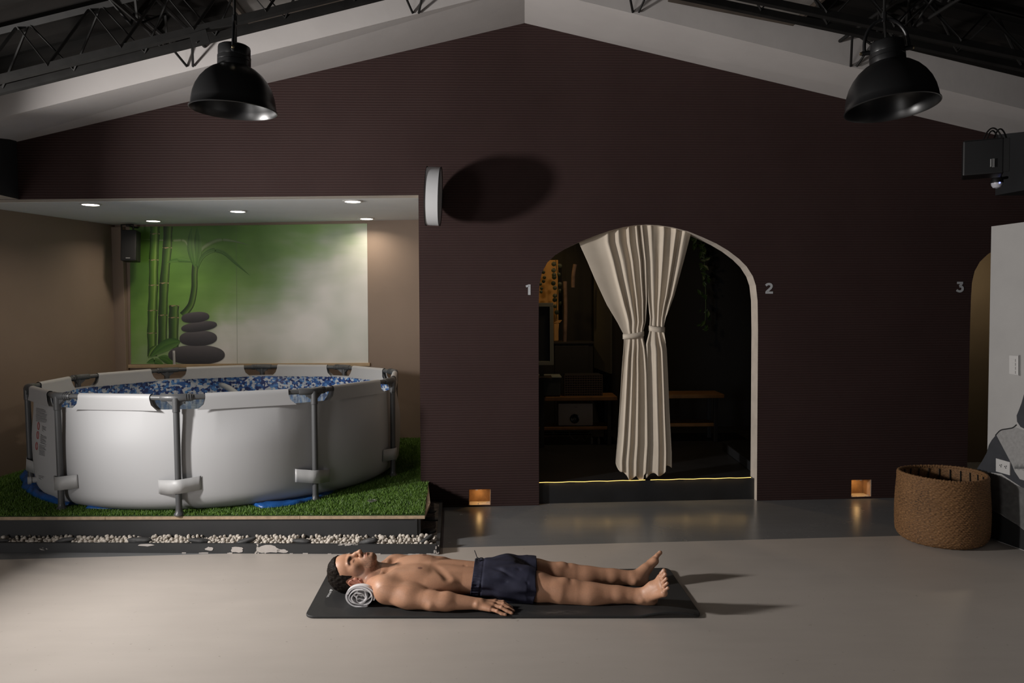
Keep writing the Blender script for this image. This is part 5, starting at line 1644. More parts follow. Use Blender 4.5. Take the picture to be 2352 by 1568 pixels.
# ------------------------------------------------------------------ woven basket
def basket():
    c = Vector((2.612, 4.60, 0)); R0, Hh = .247, .405
    root = thing('woven_basket', c, 'large round brown woven seagrass basket standing before the white half wall', 'basket')
    def m_sea():
        m = bpy.data.materials.new('seagrass_weave'); m.use_nodes = True; t = NT(m)
        uv = t.co('UV')
        n = t.noise(t.mapping(uv, (75, 190, 1)), 1.0, 3, .6); n2 = t.noise(uv, 5, 3)
        k = t.math('ADD', t.math('MULTIPLY', n, .8), t.math('MULTIPLY', n2, .2))
        t.set('Base Color', t.ramp(k, [(.34, (.022, .011, .004)), (.44, (.13, .062, .022)), (.58, (.225, .112, .042)), (.74, (.33, .185, .08))]))
        t.set('Roughness', .75); t.bump(n, .5, .004); return m
    MS = m_sea()
    def rad(z):
        t = z / Hh
        r = R0 * (1.0 + .035 * math.sin(math.pi * min(1, t * 1.1)) - .015 * t)
        if t < .16: r -= .062 * (1 - math.sqrt(max(0, 1 - (1 - t / .16) ** 2)))
        return r
    rows = 38; sub = 5; NZ = rows * sub; NAb = 320
    th = np.linspace(0, 2 * np.pi, NAb + 1)
    v = []; uv = []
    rg = np.random.default_rng(2)
    for j in range(NZ + 1):
        z = Hh * j / NZ
        row = j / sub; ir = int(row)
        prof_ = abs(math.sin(math.pi * row))
        rr = rad(z)
        pa, pb = (ir * 7919 % 628) / 100., (ir * 104729 % 628) / 100.
        wob = np.sin(th * 83 + pa) * .0014 + np.sin(th * 37 + pb) * .0010
        r = rr + .0050 * prof_ ** .6 + wob * prof_
        zz = z + .0012 * np.sin(th * 31 + pb * 2) + .004 * np.sin(th * 2 + 1) * (z / Hh)
        v.append(np.c_[c.x + r * np.cos(th), c.y + r * np.sin(th), zz]); uv.append(np.c_[th * R0, np.full(NAb + 1, z)])
    v = np.concatenate(v); uv = np.concatenate(uv); n = NAb + 1
    f = [(j * n + i, j * n + i + 1, (j + 1) * n + i + 1, (j + 1) * n + i) for j in range(NZ) for i in range(NAb)]
    obj('woven_side', v, f, MS, root, smooth=True, uvs=uv.tolist())
    # inside
    v = []; uv = []
    for j in range(77):
        z = .02 + (Hh - .02) * j / 76
        r = rad(z) - .012 + .003 * abs(math.sin(math.pi * j / 2)) * np.ones(n)
        v.append(np.c_[c.x + r * np.cos(th), c.y + r * np.sin(th), z + .004 * np.sin(th * 2 + 1) * (z / Hh)]); uv.append(np.c_[th * R0, np.full(n, z)])
    v = np.concatenate(v); uv = np.concatenate(uv)
    f = [(j * n + i + 1, j * n + i, (j + 1) * n + i, (j + 1) * n + i + 1) for j in range(76) for i in range(NAb)]
    obj('woven_inside', v, f, MS, root, smooth=True, uvs=uv.tolist())
    pts = [Vector((c.x + (rad(Hh) - .006) * math.cos(t), c.y + (rad(Hh) - .006) * math.sin(t), Hh + .001 + .004 * math.sin(t * 2 + 1) + .0015 * math.sin(t * 61))) for t in th[:-1]]
    m = MB(); m.tube(pts, [.0085 + .0018 * math.sin(i * 1.9) for i in range(len(pts))], 8, closed=True); o = m.build('rim_braid', MS, root, smooth=True, angle=80)
    m = MB(); m.lathe([(.001, .004), (rad(.02) - .02, .004), (rad(.02) - .014, .02)], 48, Matrix.Translation(c)); m.build('base', MS, root)
    MST = mat('dark_basket_stake', (.012, .008, .005), .8)
    for i in range(24):
        t = 2 * math.pi * (i + .3) / 24
        P = [Vector((c.x + (rad(z) - .016) * math.cos(t), c.y + (rad(z) - .016) * math.sin(t), z)) for z in (.03, .12, .2, .3, Hh - .012)]
        m = MB(); m.tube(P, .0035, 5); m.build('stake', MST, root)
basket()

# ------------------------------------------------------------------ exercise mat with its print
MATZ = .012
mc = [Vector((-.972, 3.474, 0)), Vector((.864, 3.440, 0)), Vector((.842, 4.086, 0)), Vector((-1.005, 4.072, 0))]
def mat_pt(u, w):
    """u along the mat 0..1, w across 0..1"""
    a = mc[0].lerp(mc[1], u); b = mc[3].lerp(mc[2], u)
    return a.lerp(b, w)
def mat_lift(u, w):
    k = max(0, (u - .84) / .16); e = max(0, 1 - w / .22)
    l = .020 * math.sin(math.pi * min(1, k)) * e
    k2 = max(0, (u - .90) / .10); e2 = max(0, (w - .7) / .3)
    return l + .006 * k2 * e2
def make_mat():
    root = thing('exercise_mat', mat_pt(.5, .5), 'black foam exercise mat the man lies on', 'mat')
    m = bpy.data.materials.new('black_mat_foam'); m.use_nodes = True; t = NT(m); co = t.co()
    wv = t.noise(t.mapping(co, (140, 140, 1)), 1.0, 2)
    base = t.ramp(t.noise(co, 3, 4), [(.3, (.0185, .0185, .0190)), (.7, (.025, .0245, .0245))])
    # dusty scuff near the front edge
    dm = t.node('ShaderNodeVectorMath', operation='DISTANCE'); t.l.new(t.mapping(co, (1.0, 5.0, 0)), dm.inputs[0]); dm.inputs[1].default_value = (.27, -1.36, 0)
    s = t.math('MULTIPLY', t.math('SUBTRACT', .17, dm.outputs['Value'], True), 7.0, True)
    s = t.math('MULTIPLY', s, t.ramp(t.noise(t.mapping(co, (20, 60, 1)), 1.0, 5, .7), [(.40, (0, 0, 0)), (.70, (1, 1, 1))]))
    t.set('Base Color', t.mix(t.math('MULTIPLY', s, .8), base, (.14, .125, .11)))
    t.set('Roughness', .62); t.bump(wv, .12, .002)
    NU, NW, r = 90, 40, .045
    L, Wd = (mc[1] - mc[0]).length, (mc[3] - mc[0]).length
    us = sorted(set([i / NU for i in range(NU + 1)] + [r / L * k / 6 for k in range(7)] + [1 - r / L * k / 6 for k in range(7)]))
    ws = sorted(set([i / NW for i in range(NW + 1)] + [r / Wd * k / 6 for k in range(7)] + [1 - r / Wd * k / 6 for k in range(7)]))
    def place(u, w, z):
        x, y = u * L, w * Wd
        cx = r if x < r else (L - r if x > L - r else None); cy = r if y < r else (Wd - r if y > Wd - r else None)
        if cx is not None and cy is not None:
            dx, dy = x - cx, y - cy; d = math.hypot(dx, dy)
            if d > 1e-9:
                k = max(abs(dx), abs(dy)) / d; x, y = cx + dx * k, cy + dy * k
        p = mat_pt(x / L, y / Wd); p.z = z + mat_lift(u, w)
        return p
    v = []; f = []
    A, Bn = len(us), len(ws)
    for z in (MATZ, .0005):
        for u in us:
            for w in ws: v.append(place(u, w, z))
    for i in range(A - 1):
        for j in range(Bn - 1):
            a = i * Bn + j
            f.append((a, a + Bn, a + Bn + 1, a + 1)); o = A * Bn
            f.append((o + a, o + a + 1, o + a + Bn + 1, o + a + Bn))
    o = A * Bn
    ring = [i * Bn for i in range(A)] + [(A - 1) * Bn + j for j in range(1, Bn)] + [i * Bn + Bn - 1 for i in range(A - 2, -1, -1)] + [j for j in range(Bn - 2, 0, -1)]
    for k in range(len(ring)):
        a, b = ring[k], ring[(k + 1) % len(ring)]
        f.append((a, o + a, o + b, b))
    ob = obj('foam_sheet', v, f, m, root, smooth=True); clean(ob); ob.data.set_sharp_from_angle(angle=math.radians(50))
    bv = ob.modifiers.new('soft', 'BEVEL'); bv.width = .003; bv.segments = 2; bv.limit_method = 'ANGLE'; bv.angle_limit = math.radians(60)
    # white maker's print, reading along the short side
    MW = mat('white_mat_print', (.50, .50, .50), .6)
    mm = MB()
    def q(x, y): return atz(x, y, MATZ + .0006)
    def strip(a, b, w): 
        rb = ribbon([q(*a), q(*b)], w, (0, 0, 1), .0003); mm.add(rb.v, rb.f)
    mm.prism([q(759, 1352), q(764.6, 1355.2), q(763.4, 1356.2), q(756, 1358)], (0, 0, .0003))
    yy = 1358.4; xx = 761.2
    for i, wd in enumerate((1.2, .7, 1.2, .9, 1.2, .7, 1.1)):
        x0 = 759.4 - i * 1.16; y0 = 1358.9 + i * 1.85
        strip((x0 - 2.3, y0 + .1), (x0 + 2.3, y0 - .2), .0062)
        if i % 2 == 0: strip((x0 - 1.8, y0 + .3), (x0 - 2.6, y0 + 1.4), .003)
        else: strip((x0 + 2.0, y0), (x0 + 1.2, y0 + 1.3), .003)
    mm.build('printed_logo', MW, root)
make_mat()

# ------------------------------------------------------------------ rolled towel under the neck
def towel():
    cx, y0, y1 = -.732, 3.572, 3.93
    root = thing('rolled_towel', (cx, y0, MATZ), 'white terry towel rolled up under the man’s neck', 'towel')
    m = bpy.data.materials.new('white_terry'); m.use_nodes = True; t = NT(m); co = t.co()
    t.set('Base Color', (.80, .78, .79, 1)); t.set('Roughness', .95); t.set('Sheen Weight', .3)
    t.bump(t.noise(co, 450, 3, .6), .28, .003)
    RR = .0635; zc = MATZ + RR * .80
    def squash(p):
        k = min(1, max(0, (p.y - y0 - .035) / .05)); k = k * k * (3 - 2 * k)
        s = 1 - .50 * k
        return Vector((cx + (p.x - cx) * (1 + .16 * k), p.y, MATZ + (p.z - MATZ) * s))
    def spiral(turns, r0, r1, ph, wig):
        pts = []
        n = int(turns * 44)
        for i in range(n + 1):
            t_ = i / n; a = ph + t_ * turns * 2 * math.pi; r = r0 + (r1 - r0) * t_ ** .85
            w = wig * (1 - t_)
            r *= 1 + w * math.sin(a * 2.3 + 1) + w * .6 * math.sin(a * 3.7)
            pts.append((math.cos(a) * r * 1.03, math.sin(a) * r * .78))
        return pts
    for nm, pts, th in (('towel_roll', spiral(4.4, .007, RR - .004, .4, .34), .0052),):
        n = len(pts); v = []; f = []
        P = [Vector((x, z, 0)) for x, z in pts]
        off = []
        for i in range(n):
            tn = (P[min(i + 1, n - 1)] - P[max(i - 1, 0)]).normalized(); off.append(Vector((-tn.y, tn.x, 0)) * th / 2)
        NY = 16
        for j in range(NY + 1):
            y = y0 + (y1 - y0) * j / NY
            for sgn in (1, -1):
                for i in range(n):
                    p = P[i] + off[i] * sgn
                    jit = (.004 * math.sin(i * .21) if j == 0 else 0)
                    v.append(squash(Vector((cx + p.x, y + jit, zc + p.y))))
        for j in range(NY):
            for i in range(n - 1):
                a = j * 2 * n + i; b = a + 2 * n
                f.append((a, a + 1, b + 1, b)); f.append((a + n + 1, a + n, b + n, b + n + 1))
            a = j * 2 * n; b = a + 2 * n
            f.append((a, b, b + n, a + n)); a += n - 1; b += n - 1; f.append((a, a + n, b + n, b))
        for i in range(n - 1):
            f.append((i, i + n, i + n + 1, i + 1)); o = NY * 2 * n; f.append((o + i, o + i + 1, o + i + n + 1, o + i + n))
        ob = obj(nm, v, f, m, root, smooth=True); clean(ob); ob.data.set_sharp_from_angle(angle=math.radians(55))
    # folded outer flap
    v = []; f = []; n = 44; NY = 12
    arc = [(math.radians(300) - math.radians(322) * i / n) for i in range(n + 1)]
    outl = [((RR + .006) * math.cos(a) * 1.03, (RR + .005) * math.sin(a) * .78) for a in arc] + [((RR - .002) * math.cos(a) * 1.03, (RR - .002) * math.sin(a) * .78) for a in arc[::-1]]
    k = len(outl)
    for j in range(NY + 1):
        y = y0 + .003 + (y1 - y0) * j / NY
        for x, z in outl: v.append(squash(Vector((cx + x, y, zc + z))))
    for j in range(NY):
        for i in range(k):
            l = (i + 1) % k; f.append((j * k + i, j * k + l, (j + 1) * k + l, (j + 1) * k + i))
    for i in range(n): f.append((i, i + 1, k - 2 - i, k - 1 - i)[::-1])
    ob = obj('outer_flap', v, f, m, root, smooth=True); clean(ob); ob.data.set_sharp_from_angle(angle=math.radians(50))
towel()
# ------------------------------------------------------------------ the man on the mat: one continuous body grown from a distance field
class Field:
    def __init__(s, lo, hi, h):
        s.lo = np.array(lo, float); s.h = h
        s.n = np.ceil((np.array(hi) - s.lo) / h).astype(int) + 1
        s.ax = [(s.lo[i] + h * np.arange(s.n[i])).astype(np.float32) for i in range(3)]
        s.d = np.full(s.n, .5, np.float32)
    def block(s, lo, hi):
        a = np.clip(np.floor((np.array(lo) - s.lo) / s.h).astype(int), 0, s.n)
        b = np.clip(np.ceil((np.array(hi) - s.lo) / s.h).astype(int) + 1, 0, s.n)
        sl = tuple(slice(a[i], b[i]) for i in range(3))
        X = s.ax[0][sl[0]][:, None, None]; Yg = s.ax[1][sl[1]][None, :, None]; Zg = s.ax[2][sl[2]][None, None, :]
        return sl, X, Yg, Zg
    def union(s, fn, lo, hi, k):
        pad = max(k, .012) + .012
        sl, X, Yg, Zg = s.block(np.array(lo) - pad, np.array(hi) + pad)
        a = s.d[sl]
        if a.size == 0: return
        b = fn(X, Yg, Zg).astype(np.float32)
        if k > 0:
            hh = np.maximum(k - np.abs(a - b), 0) / k
            s.d[sl] = np.minimum(a, b) - hh * hh * (k * .25)
        else: s.d[sl] = np.minimum(a, b)
    def carve(s, fn, lo, hi, k):
        pad = max(k, .006) + .006
        sl, X, Yg, Zg = s.block(np.array(lo) - pad, np.array(hi) + pad)
        a = s.d[sl]
        if a.size == 0: return
        b = -fn(X, Yg, Zg).astype(np.float32)
        hh = np.maximum(k - np.abs(a - b), 0) / k
        s.d[sl] = np.maximum(a, b) + hh * hh * (k * .25)
    # primitives -----------------------------------------------------------
    def cone(s, a, b, r1, r2, k=.012, sub=False):
        a = np.array(a, float); b = np.array(b, float); ab = b - a; L2 = float(ab @ ab) + 1e-12
        def fn(X, Yg, Zg):
            px, py, pz = X - a[0], Yg - a[1], Zg - a[2]
            t = np.clip((px * ab[0] + py * ab[1] + pz * ab[2]) / L2, 0, 1)
            dx, dy, dz = px - t * ab[0], py - t * ab[1], pz - t * ab[2]
            return np.sqrt(dx * dx + dy * dy + dz * dz) - (r1 + t * (r2 - r1))
        r = max(r1, r2)
        (s.carve if sub else s.union)(fn, np.minimum(a, b) - r, np.maximum(a, b) + r, k)
    def ball(s, c, r, k=.012, sub=False): s.cone(c, np.array(c, float) + [1e-5, 0, 0], r, r, k, sub)
    def ell(s, c, r, R=None, k=.012, sub=False):
        c = np.array(c, float); r = np.array(r, float)
        R = np.eye(3) if R is None else np.array(R)
        Ri = R.T
        def fn(X, Yg, Zg):
            px, py, pz = X - c[0], Yg - c[1], Zg - c[2]
            q = [Ri[i, 0] * px + Ri[i, 1] * py + Ri[i, 2] * pz for i in range(3)]
            k0 = np.sqrt(sum((q[i] / r[i]) ** 2 for i in range(3)))
            k1 = np.sqrt(sum((q[i] / r[i] ** 2) ** 2 for i in range(3)))
            return k0 * (k0 - 1) / np.maximum(k1, 1e-6)
        ext = np.abs(R) @ r
        (s.carve if sub else s.union)(fn, c - ext, c + ext, k)
    def chain(s, pts, k=.012):
        for (a, ra), (b, rb) in zip(pts[:-1], pts[1:]): s.cone(a, b, ra, rb, k)
    def loft(s, st, k=.02, p=2.4, extra=None):
        """stations (x, ycentre, halfwidth, zbottom, ztop) along x"""
        A = np.array(st, float)
        def fn(X, Yg, Zg):
            x = X[:, 0, 0]
            it = [np.interp(x, A[:, 0], A[:, i])[:, None, None] for i in range(1, 5)]
            cy, hw, zb, zt = it
            cz, hz = (zb + zt) / 2, (zt - zb) / 2
            q = (np.abs((Yg - cy) / hw) ** p + np.abs((Zg - cz) / hz) ** p) ** (1 / p)
            d = (q - 1) * np.minimum(hw, hz)
            d = np.maximum(d, np.maximum(A[0, 0] - X, X - A[-1, 0]))
            if extra is not None: d = d + extra(X, Yg, Zg)
            return d
        s.union(fn, [A[0, 0], (A[:, 1] - A[:, 2]).min(), A[:, 3].min()], [A[-1, 0], (A[:, 1] + A[:, 2]).max(), A[:, 4].max()], k)
    def mesh(s):
        d = s.d; ins = d < 0
        nx, ny, nz = d.shape
        cc = ins[:-1, :-1, :-1].astype(np.int8)
        tot = np.zeros((nx - 1, ny - 1, nz - 1), np.int8)
        for i in (0, 1):
            for j in (0, 1):
                for k in (0, 1): tot += ins[i:nx - 1 + i, j:ny - 1 + j, k:nz - 1 + k]
        act = (tot > 0) & (tot < 8)
        I, J, K = np.nonzero(act)
        idx = np.full(act.shape, -1, np.int32); idx[I, J, K] = np.arange(len(I))
        P = np.zeros((len(I), 3)); cnt = np.zeros(len(I))
        cor = [(0, 0, 0), (1, 0, 0), (0, 1, 0), (1, 1, 0), (0, 0, 1), (1, 0, 1), (0, 1, 1), (1, 1, 1)]
        vals = [d[I + a, J + b, K + c] for a, b, c in cor]
        for e0, e1 in ((0, 1), (2, 3), (4, 5), (6, 7), (0, 2), (1, 3), (4, 6), (5, 7), (0, 4), (1, 5), (2, 6), (3, 7)):
            v0, v1 = vals[e0], vals[e1]
            cr = (v0 < 0) != (v1 < 0)
            t = np.where(cr, v0 / np.where(cr, v0 - v1, 1), 0)
            for a in range(3): P[:, a] += np.where(cr, cor[e0][a] + t * (cor[e1][a] - cor[e0][a]), 0)
            cnt += cr
        P /= cnt[:, None]
        V_ = np.c_[I, J, K] + P
        V_ = s.lo + V_ * s.h
        F = []
        for ax in range(3):
            sl0 = [slice(None)] * 3; sl1 = [slice(None)] * 3
            sl0[ax] = slice(0, -1); sl1[ax] = slice(1, None)
            a, b = ins[tuple(sl0)], ins[tuple(sl1)]
            cr = a != b
            o1, o2 = (ax + 1) % 3, (ax + 2) % 3
            g = np.array(np.nonzero(cr))
            ok = (g[o1] > 0) & (g[o2] > 0) & (g[o1] < d.shape[o1] - 1) & (g[o2] < d.shape[o2] - 1)
            g = g[:, ok]
            def cell(da, db):
                q = g.copy(); q[o1] -= da; q[o2] -= db
                return idx[q[0], q[1], q[2]]
            quad = np.stack([cell(1, 1), cell(0, 1), cell(0, 0), cell(1, 0)], 1)
            flip = ~a[g[0], g[1], g[2]]
            quad[flip] = quad[flip][:, ::-1]
            F.append(quad)
        F = np.concatenate(F)
        F = F[(F >= 0).all(1)]
        return V_, F
def smooth_mesh(V_, F, it=2, lam=.5):
    e = np.concatenate([F[:, [0, 1]], F[:, [1, 2]], F[:, [2, 3]], F[:, [3, 0]]])
    e = np.concatenate([e, e[:, ::-1]])
    n = len(V_); deg = np.bincount(e[:, 0], minlength=n).astype(float)
    for k in range(it * 2):
        l = lam if k % 2 == 0 else -lam * 1.04
        acc = np.stack([np.bincount(e[:, 0], weights=V_[e[:, 1], a], minlength=n) for a in range(3)], 1) / deg[:, None]
        V_ = V_ + l * (acc - V_)
    return V_
def field_obj(name, V_, F, m, parent, col=None):
    org = np.array(ORG[parent.name])
    me = bpy.data.meshes.new(name)
    n, k = len(V_), len(F)
    me.vertices.add(n); me.vertices.foreach_set('co', (V_ - org).ravel())
    me.loops.add(4 * k); me.loops.foreach_set('vertex_index', F.astype(np.int32).ravel())
    me.polygons.add(k); me.polygons.foreach_set('loop_start', np.arange(0, 4 * k, 4, dtype=np.int32)); me.polygons.foreach_set('loop_total', np.full(k, 4, np.int32))
    me.update(); me.validate()
    me.polygons.foreach_set('use_smooth', np.ones(len(me.polygons), bool))
    if col is not None:
        at = me.color_attributes.new('Col', 'FLOAT_COLOR', 'POINT')
        at.data.foreach_set('color', np.c_[col, np.ones(n)].astype(np.float32).ravel())
    me.materials.append(m)
    o = bpy.data.objects.new(name, me); COL.objects.link(o); o.parent = parent
    ORG[o.name] = ORG[parent.name]
    return o
def wobble(P, f, seed, n=14):
    """cheap smooth noise from a sum of sines"""
    r = np.random.default_rng(seed); out = 0
    for i in range(n):
        w = r.normal(size=3); w /= np.linalg.norm(w); w *= f * r.uniform(.6, 1.5)
        out = out + np.sin(P[0] * w[0] + P[1] * w[1] + P[2] * w[2] + r.uniform(0, 6.28))
    return out / math.sqrt(n)

# head frame: x from crown to chin, z out of the face, y to his left
HS = .96
HO = np.array([-.803, 3.780, .116])
_ph, _ro = math.radians(-5), math.radians(14)
_Rp = np.array([[math.cos(_ph), 0, math.sin(_ph)], [0, 1, 0], [-math.sin(_ph), 0, math.cos(_ph)]])
_Rr = np.array([[1, 0, 0], [0, math.cos(_ro), -math.sin(_ro)], [0, math.sin(_ro), math.cos(_ro)]])
HR = _Rp @ _Rr
def hp(x, y, z): return HO + HR @ (np.array([x, y, z]) * HS)
def hloc(V_): return ((V_ - HO) @ HR) / HS

def build_man():
    root = thing('person', (0, 3.77, MATZ), 'shirtless man in navy swim shorts lying on his back on the black mat', 'person')
    T = Field((-.95, 3.40, .006), (.84, 4.12, .285), .0030)
    # ---- trunk
    st = [(-0.675, 3.775, 0.060, 0.030, 0.104), (-0.650, 3.775, 0.110, 0.024, 0.116), (-0.620, 3.775, 0.156, 0.020, 0.130), (-0.585, 3.775, 0.180, 0.014, 0.144), (-0.540, 3.775, 0.188, 0.012, 0.150), (-0.480, 3.775, 0.186, 0.012, 0.157),
          (-0.420, 3.775, 0.180, 0.012, 0.158), (-0.370, 3.775, 0.170, 0.013, 0.154), (-0.310, 3.775, 0.158, 0.016, 0.148), (-0.250, 3.775, 0.149, 0.020, 0.140), (-0.200, 3.775, 0.149, 0.020, 0.137), (-0.140, 3.775, 0.157, 0.014, 0.138), (-0.070, 3.775, 0.166, 0.012, 0.140), (0.000, 3.770, 0.162, 0.012, 0.134), (0.050, 3.765, 0.150, 0.014, 0.117)]
    T.loft(st, .02, 2.5)
    for sy in (-1, 1):
        yc = 3.775
        T.ell((-.505, yc + sy * .085, .121), (.085, .080, .038), None, .035)          # pectorals
        T.ell((-.462, yc + sy * .088, .124), (.048, .058, .030), None, .025)
        T.ell((-.40, yc + sy * .135, .084), (.12, .045, .052), None, .03)            # flank, rib cage
        T.ell((-.29, yc + sy * .045, .126), (.12, .034, .018), None, .020)            # abdominal wall
        T.cone((-.655, yc + sy * .02, .118), (-.632, yc + sy * .165, .120), .009, .011, .022)  # collar bones
        T.cone((-.715, yc + sy * .035, .078), (-.64, yc + sy * .15, .096), .042, .040, .04)   # trapezius
        T.cone((-.625, yc + sy * .06, .143), (-.625, yc + sy * .12, .145), .006, .006, .03, True)
    T.cone((-.60, 3.775, .175), (-.40, 3.775, .182), .006, .008, .030, True)          # sternum groove
    T.cone((-.37, 3.775, .172), (-.20, 3.775, .148), .004, .005, .020, True)          # midline
    for sy in (-1, 1):                                                              # edge of the rib cage, faint ribs
        T.cone((-.400, 3.775 + sy * .03, .182), (-.320, 3.775 + sy * .150, .140), .006, .008, .030, True)
    T.ball((-.245, 3.775, .1455), .0065, .010, True)                                 # navel
    for sy in (-1, 1): T.ball((-.458, 3.775 + sy * .098, .1555), .0048, .006)
    # ---- neck and head
    nk = hp(.045, 0, -.020)
    T.cone(nk, (-.62, 3.775, .084), .056, .062, .03)
    T.cone(hp(.05, 0, .014), (-.65, 3.775, .100), .038, .040, .03)
    T.cone(hp(.045, -.050, -.020), (-.645, 3.755, .124), .015, .012, .022); T.cone(hp(.045, .050, -.020), (-.645, 3.795, .124), .015, .012, .022)
    H = lambda c, r, k=.012, sub=False: T.ell(hp(*c), np.array(r) * HS, HR, k, sub)
    HC = lambda a, b, r1, r2, k=.010, sub=False: T.cone(hp(*a), hp(*b), r1 * HS, r2 * HS, k, sub)
    H((-.032, 0, -.012), (.098, .077, .096), .01)                                  # skull
    H((-.045, 0, .032), (.066, .066, .054), .03)                                   # forehead
    H((.040, 0, .022), (.072, .060, .062), .03)                                    # mid face
    for sy in (-1, 1):
        H((.020, sy * .045, .045), (.030, .022, .026), .020)                       # cheek bone
        HC((.022, sy * .058, -.010), (.068, sy * .053, -.004), .016, .015, .018)    # jaw ramus
        HC((.068, sy * .053, -.004), (.106, sy * .020, .058), .018, .017, .022)     # jaw line
        HC((-.012, sy * .012, .084), (-.010, sy * .044, .072), .009, .008, .014)    # brow ridge
    H((.103, 0, .070), (.021, .027, .023), .018)                                   # chin
    H((.076, 0, .068), (.030, .031, .026), .020)                                   # mouth mound
    for sy in (-1, 1):
        H((.010, sy * .034, .092), (.015, .017, .014), .016, True)                 # eye socket
        H((.011, sy * .032, .068), (.0125, .0155, .0125), .010)                     # closed lid
        HC((.0165, sy * .021, .0815), (.0165, sy * .043, .0765), .0010, .0010, .003, True)
    # nose
    HC((-.004, 0, .086), (.022, 0, .100), .0088, .0085, .014); HC((.022, 0, .100), (.046, 0, .111), .0085, .0092, .010)
    T.ball(hp(.047, 0, .110), .0100 * HS, .008)
    for sy in (-1, 1):
        H((.050, sy * .0125, .094), (.0095, .0075, .0095), .008)
        T.ball(hp(.0575, sy * .007, .0965), .0042 * HS, .004, True)
    HC((.058, 0, .096), (.066, 0, .089), .004, .004, .008)
    # lips
    for sy in (-1, 1):
        HC((.0710, sy * .004, .0955), (.0755, sy * .022, .0855), .0056, .0030, .005)
        HC((.0838, 0, .0945), (.0785, sy * .021, .0855), .0068, .0032, .005)
        HC((.0775, 0, .1020), (.0770, sy * .025, .0885), .0008, .0008, .004, True)
    HC((.0945, -.012, .0985), (.0945, .012, .0985), .005, .005, .012, True)
    # ears
    for sy in (-1, 1):
        ring = []
        for i in range(13):
            a = math.radians(-75 + 290 * i / 12)
            ring.append(hp(.018 - .033 * math.cos(a + .2), sy * (.080 + .009 * (1 - math.cos(a + .2)) * .5 + .004), -.016 - .0205 * math.sin(a + .2)))
        H((.018, sy * .076, -.014), (.031, .0065, .019), .008)
        for i in range(12): T.cone(ring[i], ring[i + 1], .0042, .0042, .003)
        T.ell(hp(.046, sy * .080, -.008), (.0090, .0052, .0085), HR, .005)
        T.ell(hp(.014, sy * .088, -.014), (.019, .0075, .0125), HR, .004, True)
        T.cone(hp(.002, sy * .082, -.006), hp(.024, sy * .081, -.024), .0036, .0036, .003)
        T.cone(hp(.020, sy * .081, .003), hp(.030, sy * .082, .002), .0048, .0042, .004)
    # ---- near (right) arm, palm down
    S1, E1, W1 = (-.600, 3.598, .086), (-.388, 3.543, .052), (-.160, 3.524, .044)
    T.ell((-.612, 3.602, .086), (.062, .056, .060), None, .035)                     # deltoid
    T.cone((-.605, 3.602, .080), (-.50, 3.566, .066), .055, .051, .03)
    T.cone((-.50, 3.566, .064), E1, .050, .043, .025)
    T.ell((-.500, 3.572, .080), (.075, .040, .034), None, .022)                     # biceps side
    T.ell((-.49, 3.556, .052), (.085, .040, .034), None, .022)
    T.cone((-.58, 3.66, .105), (-.46, 3.66, .078), .045, .042, .04)                    # armpit fold / lat
    T.cone(E1, (-.315, 3.537, .052), .042, .042, .02); T.cone((-.315, 3.537, .052), W1, .041, .025, .02)
    T.ell((-.335, 3.526, .052), (.06, .034, .033), None, .02)
    T.ball((-.388, 3.512, .046), .019, .014)
    T.ell((-.160, 3.524, .042), (.035, .030, .021), None, .015); T.ball((-.172, 3.502, .050), .009, .014)
    # hand
    kn = [(-0.0880, 3.5580, 0.0400), (-0.0920, 3.5350, 0.0440), (-0.1000, 3.5090, 0.0410), (-0.1120, 3.4860, 0.0340)]
    for q in kn: T.cone((-.150, 3.524 + (q[1] - 3.522) * .45, .040), q, .017, .0125, .012)
    T.ell((-0.1220, 3.5220, 0.0340), (.042, .040, .016), None, .012)
    tips = [[(-0.0520, 3.5540, 0.0390), (-0.0300, 3.5450, 0.0260), (-0.0120, 3.5380, 0.0185)], [(-0.0500, 3.5220, 0.0420), (-0.0240, 3.5090, 0.0280), (-0.0040, 3.5000, 0.0185)],
            [(-0.0580, 3.4920, 0.0380), (-0.0320, 3.4810, 0.0250), (-0.0110, 3.4730, 0.0185)], [(-0.0780, 3.4690, 0.0300), (-0.0580, 3.4620, 0.0210), (-0.0400, 3.4570, 0.0185)]]
    for q, tp, r in zip(kn, tips, (.0092, .0096, .0092, .0082)):
        T.chain([(q, r * 1.12), (tp[0], r), (tp[1], r * .93), (tp[2], r * .84)], .003)
        T.ball(tp[0], r * 1.02, .003); T.ball(q, r * 1.15, .006)
    T.chain([((-0.1450, 3.5480, 0.0340), .015), ((-0.1100, 3.5800, 0.0260), .0125), ((-0.0800, 3.5900, 0.0200), .0108), ((-0.0580, 3.5900, 0.0185), .009)], .006)
    # ---- far (left) arm, mostly hidden behind the trunk
    T.ell((-.612, 3.948, .076), (.062, .056, .056), None, .035)
    T.cone((-.600, 3.948, .080), (-.50, 3.985, .070), .054, .050, .03); T.cone((-.50, 3.985, .074), (-.375, 4.02, .056), .049, .042, .02)
    T.cone((-.375, 4.02, .056), (-.16, 4.03, .046), .041, .025, .02); T.ell((-.115, 4.03, .038), (.042, .036, .016), None, .012)
    for i in range(4):
        y = 4.055 - i * .019; T.chain([((-.095, y, .042), .0105), ((-.052, y + .003 * (1 - i), .040), .0092), ((-.02, y + .005 * (1 - i), .022), .008)], .003)
    # ---- legs
    hipN, knN, anN = (-.03, 3.690, .080), (.258, 3.628, .064), (.605, 3.594, .046)
    hipF, knF, anF = (-.03, 3.850, .076), (.262, 3.858, .064), (.612, 3.846, .044)
